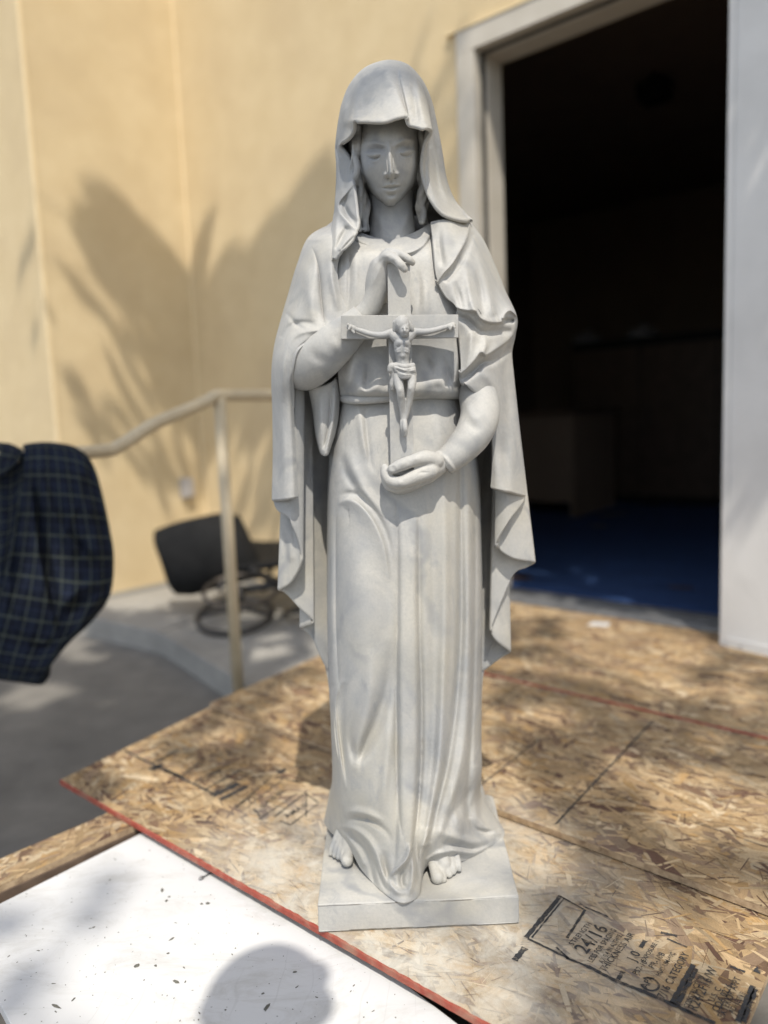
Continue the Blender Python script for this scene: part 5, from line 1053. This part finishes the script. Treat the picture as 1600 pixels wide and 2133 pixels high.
SK = [('r', [(60, 960, 8, 0), (66, 1030, 9, 0.0170), (74, 1120, 10, 0.0204), (96, 1240, 11, 0.0204), (115, 1310, 9, 0.0068)]), ('r', [(66, 990, 7, -0.0068), (84, 1080, 8, -0.0204), (98, 1180, 9, -0.0272), (118, 1270, 9, -0.0238), (132, 1325, 8, -0.0102)]),
    ('r', [(80, 985, 8, 0.0051), (105, 1055, 9, 0.0170), (140, 1120, 10, 0.0170), (185, 1160, 9, 0.0102)]), ('r', [(130, 1065, 7, 0), (160, 1120, 8, -0.0170), (190, 1155, 8, -0.0204), (215, 1175, 7, -0.0102)]),
    ('e', [(215, 1180, 12, 0.0136), (195, 1160, 14, 0.0204), (165, 1128, 14, 0.0170), (135, 1090, 12, 0.0068)]), ('r', [(48, 1000, 6, -0.0102), (40, 1080, 8, -0.0170), (34, 1180, 9, -0.0204), (22, 1280, 9, -0.0170)]), ('r', [(15, 1180, 10, 0.0068), (30, 1270, 11, 0.0170), (60, 1330, 11, 0.0170), (95, 1345, 9, 0.0068)]),
    ('r', [(20, 1290, 8, 0), (50, 1330, 8, -0.0153), (85, 1350, 8, -0.0153), (115, 1335, 8, -0.0102)]), ('r', [(110, 1290, 9, 0.0068), (150, 1240, 10, 0.0170), (190, 1215, 10, 0.0136)]), ('r', [(130, 1300, 8, 0), (165, 1262, 9, -0.0136), (205, 1235, 8, -0.0102)]), ('r', [(60, 1385, 9, 0.0068), (85, 1398, 8, 0.0136), (98, 1412, 6, 0.0068)]), ('r', [(140, 950, 9, 0), (165, 1010, 10, 0.0102), (190, 1090, 10, 0.0102), (205, 1140, 9, 0)])]
_r = random.Random(8)
for k in range(46):                                             # crumples
    a_ = _r.choice((70, 80, 100, 115, 40)) + _r.uniform(-18, 18); SK.append(('g', _r.uniform(-10, 225), _r.uniform(960, 1400), _r.uniform(30, 70), _r.uniform(5, 11), _r.choice((-1, 1)) * _r.uniform(.003, .008), a_))
o = sheet('body', SHR, 150, 280, SK, .0022, shirt, 1, M_PLAID, -9); with_uv(o, 150, 280, .27, .66)
SH2 = sh([[(-60, 990, -.06), (-20, 985, -.06), (20, 975, -.06), (44, 985, -.05)], [(-60, 935, -.02), (-20, 930, -.02), (16, 930, -.02), (42, 940, -.02)], [(-60, 926, .0), (-20, 923, .0), (18, 924, .0), (46, 936, .002)], [(-60, 935, .03), (-20, 934, .036), (16, 940, .04), (44, 950, .03)],
    [(-60, 965, .05), (-20, 966, .056), (10, 965, .058), (36, 962, .046)], [(-60, 995, .055), (-20, 996, .06), (6, 988, .06), (26, 974, .05)], [(-60, 1003, .04), (-20, 1005, .044), (2, 996, .044), (20, 980, .038)]])
o = sheet('collar', SH2, 60, 90, [('r', [(-40, 950, 9, .004), (0, 955, 9, .006), (30, 948, 7, .003)])], .0025, shirt, 0, M_PLAID, -9); with_uv(o, 60, 90, .16, .16, .013, .01)
SH3 = sh([[(-60, 960, .005), (-10, 960, .01), (24, 955, .012), (52, 940, .016)], [(-60, 1060, -.01), (-10, 1060, .0), (22, 1060, .006), (46, 1040, .012)], [(-60, 1180, -.01), (-10, 1180, .002), (14, 1170, .008), (36, 1150, .016)], [(-60, 1320, .0), (-20, 1320, .006), (4, 1310, .01), (24, 1260, .016)], [(-60, 1400, .0), (-30, 1402, .006), (-10, 1400, .01), (10, 1380, .01)]])
o = sheet('lining', SH3, 50, 90, [('r', [(15, 1040, 6, -.006), (20, 1110, 6, -.010), (10, 1200, 7, -.008)]), ('r', [(28, 1050, 5, .006), (24, 1100, 5, .008), (14, 1140, 5, 0)])], .0022, shirt, 0, M_PLAID, -9); with_uv(o, 50, 90, .14, .58, .007, .02)

# ------------------------------------------------------------------ the tree behind the camera whose crown dapples the place
rng = random.Random(44)
tree = empty('tree', (2.3, -4.6, GROUND_Z), 'broad tree behind the camera whose crown dapples wall and boards with shade', 'tree')
LV, LF = [], []; hubs = []
Sx = np.cross(SDIR, Zv); Sx /= np.linalg.norm(Sx); Sy = np.cross(Sx, SDIR)
def blade(P, Q, w, t, curve=0.0):
    """One long leaf whose shade falls from P to Q when the sun stands where it does."""
    P = np.asarray(P) + SDIR * t; Q = np.asarray(Q) + SDIR * (t + rng.uniform(-.15, .15)); d = Q - P; n_ = np.cross(d, SDIR); n_ /= np.linalg.norm(n_) + 1e-9
    k = len(LV); m = 7
    for i in range(m):
        u = i / (m - 1); ww = w / 2 * (math.sin(math.pi * (u * .86 + .07)) ** .8); c = P + d * u + n_ * curve * math.sin(math.pi * u)
        LV.append(c - n_ * ww); LV.append(c + n_ * ww + SDIR * ww * .4)
    for i in range(m - 1): LF.append((k + 2 * i, k + 2 * i + 1, k + 2 * i + 3, k + 2 * i + 2))
def leaf_at(c, L, w):
    a = rng.uniform(0, 6.28); d = Sx * math.cos(a) + Sy * math.sin(a); n_ = np.cross(d, SDIR); k = len(LV)
    for u, ww in ((-.5, .1), (-.2, .9), (.15, 1.), (.5, .05)): LV.append(c + d * L * u - n_ * w / 2 * ww); LV.append(c + d * L * u + n_ * w / 2 * ww + SDIR * .01)
    for i in range(3): LF.append((k + 2 * i, k + 2 * i + 1, k + 2 * i + 3, k + 2 * i + 2))
def hits_statue(P):
    k = (P[1] - YS) / -SDIR[1]
    q = np.asarray(P) + SDIR * k
    return k > -.15 and abs(q[0] - .03) < .27 and q[2] < 1.36
def leaf(P, L, w, t):
    if hits_statue(P): return
    a = rng.uniform(0, 6.28); d = Sx * math.cos(a) + Sy * math.sin(a) + SDIR * rng.uniform(-.5, .5); d /= np.linalg.norm(d); n_ = np.cross(d, SDIR); n_ /= np.linalg.norm(n_)
    c = np.asarray(P) + SDIR * t; k = len(LV)
    for u, ww in ((-.5, .1), (-.2, .9), (.15, 1.), (.5, .05)): LV.append(c + d * L * u - n_ * w / 2 * ww); LV.append(c + d * L * u + n_ * w / 2 * ww + SDIR * .01)
    for i in range(3): LF.append((k + 2 * i, k + 2 * i + 1, k + 2 * i + 3, k + 2 * i + 2))
pR = W0 + B * sB
LEFT = lambda x, y: on_plane(x, y, W0, NL); DOORW = lambda x, y: on_plane(x, y, P_DOOR, NW); RETN = lambda x, y: on_plane(x, y, pR, NW)
def frond(pl, pts, wpx, n, spread, t0):
    """A spray of blades along a path given on a wall."""
    P = [pl(*p) for p in pts]
    hubs.append(P[-1] + SDIR * (t0 + .1))
    for s_ in range(len(pts) - 1):
        L = math.hypot(pts[s_ + 1][0] - pts[s_][0], pts[s_ + 1][1] - pts[s_][1]); mm = math.hypot(*(np.array(pts[s_ + 1]) - np.array(pts[s_]))); dx, dy = (np.array(pts[s_ + 1]) - np.array(pts[s_])) / mm
        for k in range(n):
            o_ = max(-1.6 * spread, min(1.6 * spread, rng.gauss(0, spread))); e1, e2 = rng.uniform(-.08, .3) * L, rng.uniform(-.2, .25) * L; sp_ = max(-.12, min(.12, rng.gauss(0, .07)))
            a = (pts[s_][0] - dy * o_ + dx * e1, pts[s_][1] + dx * o_ + dy * e1); b_ = (pts[s_ + 1][0] - dy * (o_ + sp_ * L) + dx * e2, pts[s_ + 1][1] + dx * (o_ + sp_ * L) + dy * e2)
            pa, pb = pl(*a), pl(*b_); w = np.linalg.norm(pl(a[0], a[1]) - pl(a[0] + wpx, a[1])) * rng.uniform(.7, 1.2)
            blade(pa, pb, w, t0 + rng.uniform(-.35, .35), rng.uniform(-.03, .03))
frond(LEFT, [(150, 425), (260, 500), (350, 590), (430, 700)], 23, 15, 25, 5.6)
frond(LEFT, [(190, 470), (300, 570), (400, 720)], 20, 11, 32, 5.9)
frond(LEFT, [(110, 520), (160, 620), (250, 730)], 12, 1, 5, 5.4)
frond(LEFT, [(250, 640), (300, 740), (340, 850)], 16, 5, 15, 5.7)
frond(LEFT, [(330, 640), (380, 760), (410, 900)], 20, 11, 27, 5.8)
frond(LEFT, [(120, 760), (170, 850), (230, 950)], 17, 5, 15, 5.6)
frond(LEFT, [(200, 830), (270, 920), (330, 1010)], 17, 5, 17, 5.7)
frond(DOORW, [(705, 330), (640, 430), (560, 540), (470, 640)], 23, 15, 25, 5.5)
frond(DOORW, [(720, 420), (650, 540), (560, 660), (470, 780)], 23, 15, 35, 5.7)
frond(DOORW, [(650, 620), (580, 730), (500, 830)], 22, 11, 32, 5.6)
frond(DOORW, [(560, 650), (510, 760), (470, 900)], 19, 8, 25, 5.9)
frond(DOORW, [(530, 540), (470, 640), (440, 700)], 9, 1, 6, 5.3)
frond(DOORW, [(640, 820), (600, 930), (560, 1060)], 20, 8, 25, 5.7)
frond(DOORW, [(540, 640), (480, 780), (450, 960)], 18, 10, 42, 6.0)
frond(LEFT, [(400, 660), (420, 800), (425, 1000)], 18, 8, 25, 5.9)
frond(DOORW, [(620, 880), (560, 1000), (520, 1120)], 18, 6, 32, 6.0)
frond(LEFT, [(150, 560), (240, 680), (340, 830)], 20, 5, 40, 5.9)
frond(LEFT, [(260, 520), (340, 650), (420, 800)], 20, 5, 50, 5.7)
frond(DOORW, [(640, 480), (550, 620), (450, 800)], 20, 5, 50, 5.9)
frond(LEFT, [(280, 760), (350, 880), (400, 1040)], 22, 6, 30, 6.0)
frond(DOORW, [(720, 440), (660, 580), (580, 760)], 22, 8, 44, 5.6)
frond(DOORW, [(700, 600), (620, 740), (540, 900)], 22, 8, 44, 5.8)
frond(LEFT, [(180, 450), (290, 560), (400, 690)], 22, 6, 36, 5.6)
frond(DOORW, [(900, 20), (875, 90), (850, 170)], 13, 1, 5, 6.6)
frond(DOORW, [(985, 60), (950, 140), (905, 260)], 16, 5, 15, 6.4)
frond(DOORW, [(990, 190), (960, 290), (935, 400)], 16, 5, 17, 6.2)
frond(RETN, [(80, 480), (60, 540), (38, 610)], 13, 1, 2, 5.4)
frond(RETN, [(98, 590), (80, 650), (60, 730)], 12, 1, 2, 5.4)
def in_poly(x, y, P):
    c = False; n = len(P)
    for i in range(n):
        (x1, y1), (x2, y2) = P[i], P[(i + 1) % n]
        if (y1 > y) != (y2 > y) and x < (x2 - x1) * (y - y1) / (y2 - y1) + x1: c = not c
    return c
def canopy(poly_px, z, cover, t0, t1, size, holes=()):
    """Small leaves whose joined shade covers a patch of ground that thickly."""
    W = np.array([on_z(x, y, z)[:2] for x, y in poly_px]); lo, hi = W.min(0), W.max(0); hl = [(on_z(x, y, z)[:2], r) for x, y, r in holes]
    ar = (hi - lo).prod(); n = int(-math.log(1 - cover) * ar / (size * size * .30)); cnt = 0
    for i in range(n):
        x, y = rng.uniform(lo[0], hi[0]), rng.uniform(lo[1], hi[1])
        if not in_poly(x, y, W): continue
        if any((x - h[0]) ** 2 + (y - h[1]) ** 2 < r * r * rng.uniform(.7, 1.2) for h, r in hl): continue
        leaf((x, y, z), size * rng.uniform(.7, 1.4), size * .45 * rng.uniform(.7, 1.3), rng.uniform(t0, t1))
    c = W.mean(0); hubs.append(np.array([c[0], c[1], z]) + SDIR * ((t0 + t1) / 2))
canopy([(-600, 1290), (-100, 1330), (180, 1380), (420, 1380), (560, 1440), (480, 1530), (200, 1690), (300, 1760), (-300, 2000)], GROUND_Z, .97, 7, 9, .13, [(70, 1450, .16), (210, 1545, .09)])
canopy([(180, 1290), (330, 1265), (640, 1300), (690, 1340), (500, 1440), (380, 1400), (230, 1380)], WALK_Z, .82, 6, 8, .11, [(300, 1350, .06), (560, 1360, .10), (500, 1290, .08)])
canopy([(180, 1330), (330, 1375), (480, 1450), (580, 1440), (520, 1390), (340, 1305), (190, 1275)], (GROUND_Z + WALK_Z) / 2, .85, 6, 8, .11, [(290, 1345, .05)])
canopy([(420, 1480), (600, 1400), (690, 1400), (690, 1600), (560, 1640), (330, 1570)], 0, .74, 7, 9, .11)
canopy([(1010, 1400), (1250, 1430), (1600, 1520), (1700, 1600), (1600, 1640), (1400, 1580), (1240, 1640), (1010, 1600)], 0, .80, 7, 9, .11, [(1100, 1510, .08)])
canopy([(1000, 1270), (1150, 1290), (1180, 1400), (1000, 1390)], 0, .62, 7, 9, .11)
canopy([(1480, 1370), (1700, 1400), (1700, 1520), (1420, 1470)], 0, .6, 7, 9, .11)
canopy([(1010, 1610), (1300, 1660), (1380, 1720), (1700, 1800), (1700, 1900), (1420, 1900), (1300, 1960), (1460, 2020), (1700, 2020), (1700, 2250), (1050, 2250), (1120, 1960), (1040, 1850)], 0, .82, 7, 9, .11, [(1560, 1900, .07), (1400, 1975, .04)])
canopy([(1060, 1230), (1500, 1310), (1500, 1240), (1480, 1100), (1080, 1080)], .02, .93, 4.2, 5.6, .12)
canopy([(190, 1810), (300, 1830), (250, 1930), (150, 1990), (110, 1930)], zW, .55, 8, 10, .11)
canopy([(-200, 1900), (90, 1900), (110, 2133), (60, 2300), (-200, 2300)], zW, .60, 8, 10, .12)
canopy([(100, 2040), (200, 2060), (230, 2200), (60, 2200)], zW, .4, 8, 10, .11)
for k in range(6):
    P = S(rng.uniform(715, 920), rng.uniform(110, 225), .06) + SDIR * 9.5; leaf_at(P, .13, .06)
for k in range(9):                                             # and on the open door leaf
    P = on_plane(rng.uniform(1500, 1700), rng.uniform(-40, 820), L0, LN); leaf(P, .12, .055, rng.uniform(4.4, 5.6))
me = bpy.data.meshes.new('crown'); me.from_pydata([tuple(v) for v in LV], [], LF); me.update()
cr_ = link('crown', me, M_GREEN, tree, False); cr_['kind'] = 'stuff'
tb = np.array([2.3, -4.6, GROUND_Z]); fork = np.array([2.1, -4.2, 2.9])
tube('trunk', [tb, tb + (fork - tb) * .5 + np.array([.06, .0, 0]), fork], [.20, .16, .13], M_BARK, tree, 16, 20)
hubs = [np.asarray(h) for h in hubs]; main = []
for h in hubs:                                                  # a few boughs, thin twigs from them to every spray
    if all(np.linalg.norm(h - m_) > 1.7 for m_ in main): main.append(h)
for h in main:
    mid = (fork + h) / 2 + np.array([.45, -.3, .6]); tube('limb', [fork - Zv * .1, mid, h], [.05, .018, .005], M_BARK, tree, 8, 24)
for h in hubs:
    m_ = min(main, key=lambda q: np.linalg.norm(q - h))
    if np.linalg.norm(m_ - h) > .05: tube('twig', [m_, (m_ + h) / 2 + Zv * .06, h], [.006, .005, .003], M_BARK, tree, 6, 10)

# ------------------------------------------------------------------ the photographer, whose head throws the shadow on the white board
hp = on_z(565, 1978, zW); th_ = (1.70 - zW) / SDIR[2]; HT = hp + SDIR * th_                # crown of the head
px0, py0 = HT[0], HT[1] - .05
person = empty('person', (px0, py0, GROUND_Z), 'person in a grey shirt standing behind the camera and holding up a phone', 'person')
M_SKIN = spotted('skin', (.46, .29, .21), (.52, .33, .24), 20, .5); M_SHIRT = spotted('grey_cotton', (.16, .17, .19), (.20, .21, .23), 30, .9); M_JEANS = spotted('jeans', (.03, .045, .09), (.05, .07, .13), 40, .9); M_HAIR = spotted('brown_hair', (.03, .02, .012), (.06, .04, .025), 60, .6)
def V3(x, y, z): return np.array([px0 + x, py0 + y, z])
def wlimb(P, R, seg=14):
    P = np.array(P); Q = catmull(np.column_stack([P, R]), max(10, len(P) * 5)); return merge([tube_arrays(Q[:, :3], Q[:, 3], seg), ball(Q[0, :3], Q[0, 3]), ball(Q[-1, :3], Q[-1, 3])])
zc = GROUND_Z
bparts = [ball(V3(0, .02, 1.585), .098, (.80, .98, 1.16)), wlimb([V3(0, -.02, 1.50), V3(0, -.03, 1.38)], [.055, .065]), wlimb([V3(0, -.03, 1.36), V3(0, -.03, 1.15), V3(0, -.02, .98), V3(0, -.02, .85)], [.125, .135, .125, .14]), wlimb([V3(-.17, -.03, 1.34), V3(.17, -.03, 1.34)], [.07, .07])]
hand_ = CAM + np.array([.04, -.05, -.03]); hx, hy, hz = hand_ - np.array([px0, py0, 0])
bparts += [wlimb([V3(.19, -.03, 1.33), V3(.24, -.02, 1.05), V3(hx + .06, hy - .10, hz + .02), V3(hx, hy - .03, hz)], [.055, .045, .036, .03]), wlimb([V3(-.19, -.03, 1.33), V3(-.25, -.04, 1.05), V3(-.22, .06, .82), V3(-.21, .08, .74)], [.055, .045, .035, .032])]
for s_ in (-1, 1): bparts += [wlimb([V3(.09 * s_, -.02, .85), V3(.10 * s_, .0, .42), V3(.11 * s_, -.02, zc + .09)], [.10, .062, .045]), wlimb([V3(.11 * s_, -.05, zc + .05), V3(.12 * s_, .14, zc + .04)], [.05, .036])]
for k in range(4): bparts.append(wlimb([V3(hx - .015, hy - .02, hz - .03 + .02 * k), V3(hx - .045, hy - .012, hz - .03 + .02 * k)], [.010, .008], 8))
bparts.append(wlimb([V3(hx + .01, hy - .015, hz + .03), V3(hx - .01, hy - .005, hz + .055)], [.011, .009], 8))
bparts += [ball(V3(s_ * .082, .02, 1.57), .022, (.5, 1, 1.4)) for s_ in (-1, 1)] + [wlimb([V3(0, .105, 1.59), V3(0, .128, 1.555)], [.012, .014], 8)]
blob('body', bparts, .012, person, 4, (), M_SKIN)
blob('hair', [ball(V3(0, .0, 1.625), .098, (.86, 1.02, .86)), ball(V3(.062, .012, 1.668), .030), ball(V3(0, -.06, 1.56), .07, (1, .7, 1.2))], .010, person, 3, (), M_HAIR)
blob('shirt', [wlimb([V3(0, -.03, 1.37), V3(0, -.03, 1.15), V3(0, -.02, .95), V3(0, -.02, .86)], [.135, .148, .140, .152]), wlimb([V3(-.18, -.03, 1.345), V3(.18, -.03, 1.345)], [.08, .08]), wlimb([V3(.19, -.03, 1.33), V3(.23, -.02, 1.12)], [.07, .06]), wlimb([V3(-.19, -.03, 1.33), V3(-.24, -.04, 1.12)], [.07, .06])], .014, person, 4, (), M_SHIRT)
blob('trousers', [wlimb([V3(.09 * s_, -.02, .86), V3(.10 * s_, .0, .42), V3(.11 * s_, -.02, zc + .10)], [.115, .08, .065]) for s_ in (-1, 1)], .014, person, 4, (), M_JEANS)
phone = empty('phone', hand_, 'black phone held in the hand of the person behind the camera', 'phone')
box('phone_body', CAM + np.array([-.045, -.020, -.11]), (.075, 0, 0), (0, .009, 0), (0, 0, .15), M_BLACK, phone, .003)
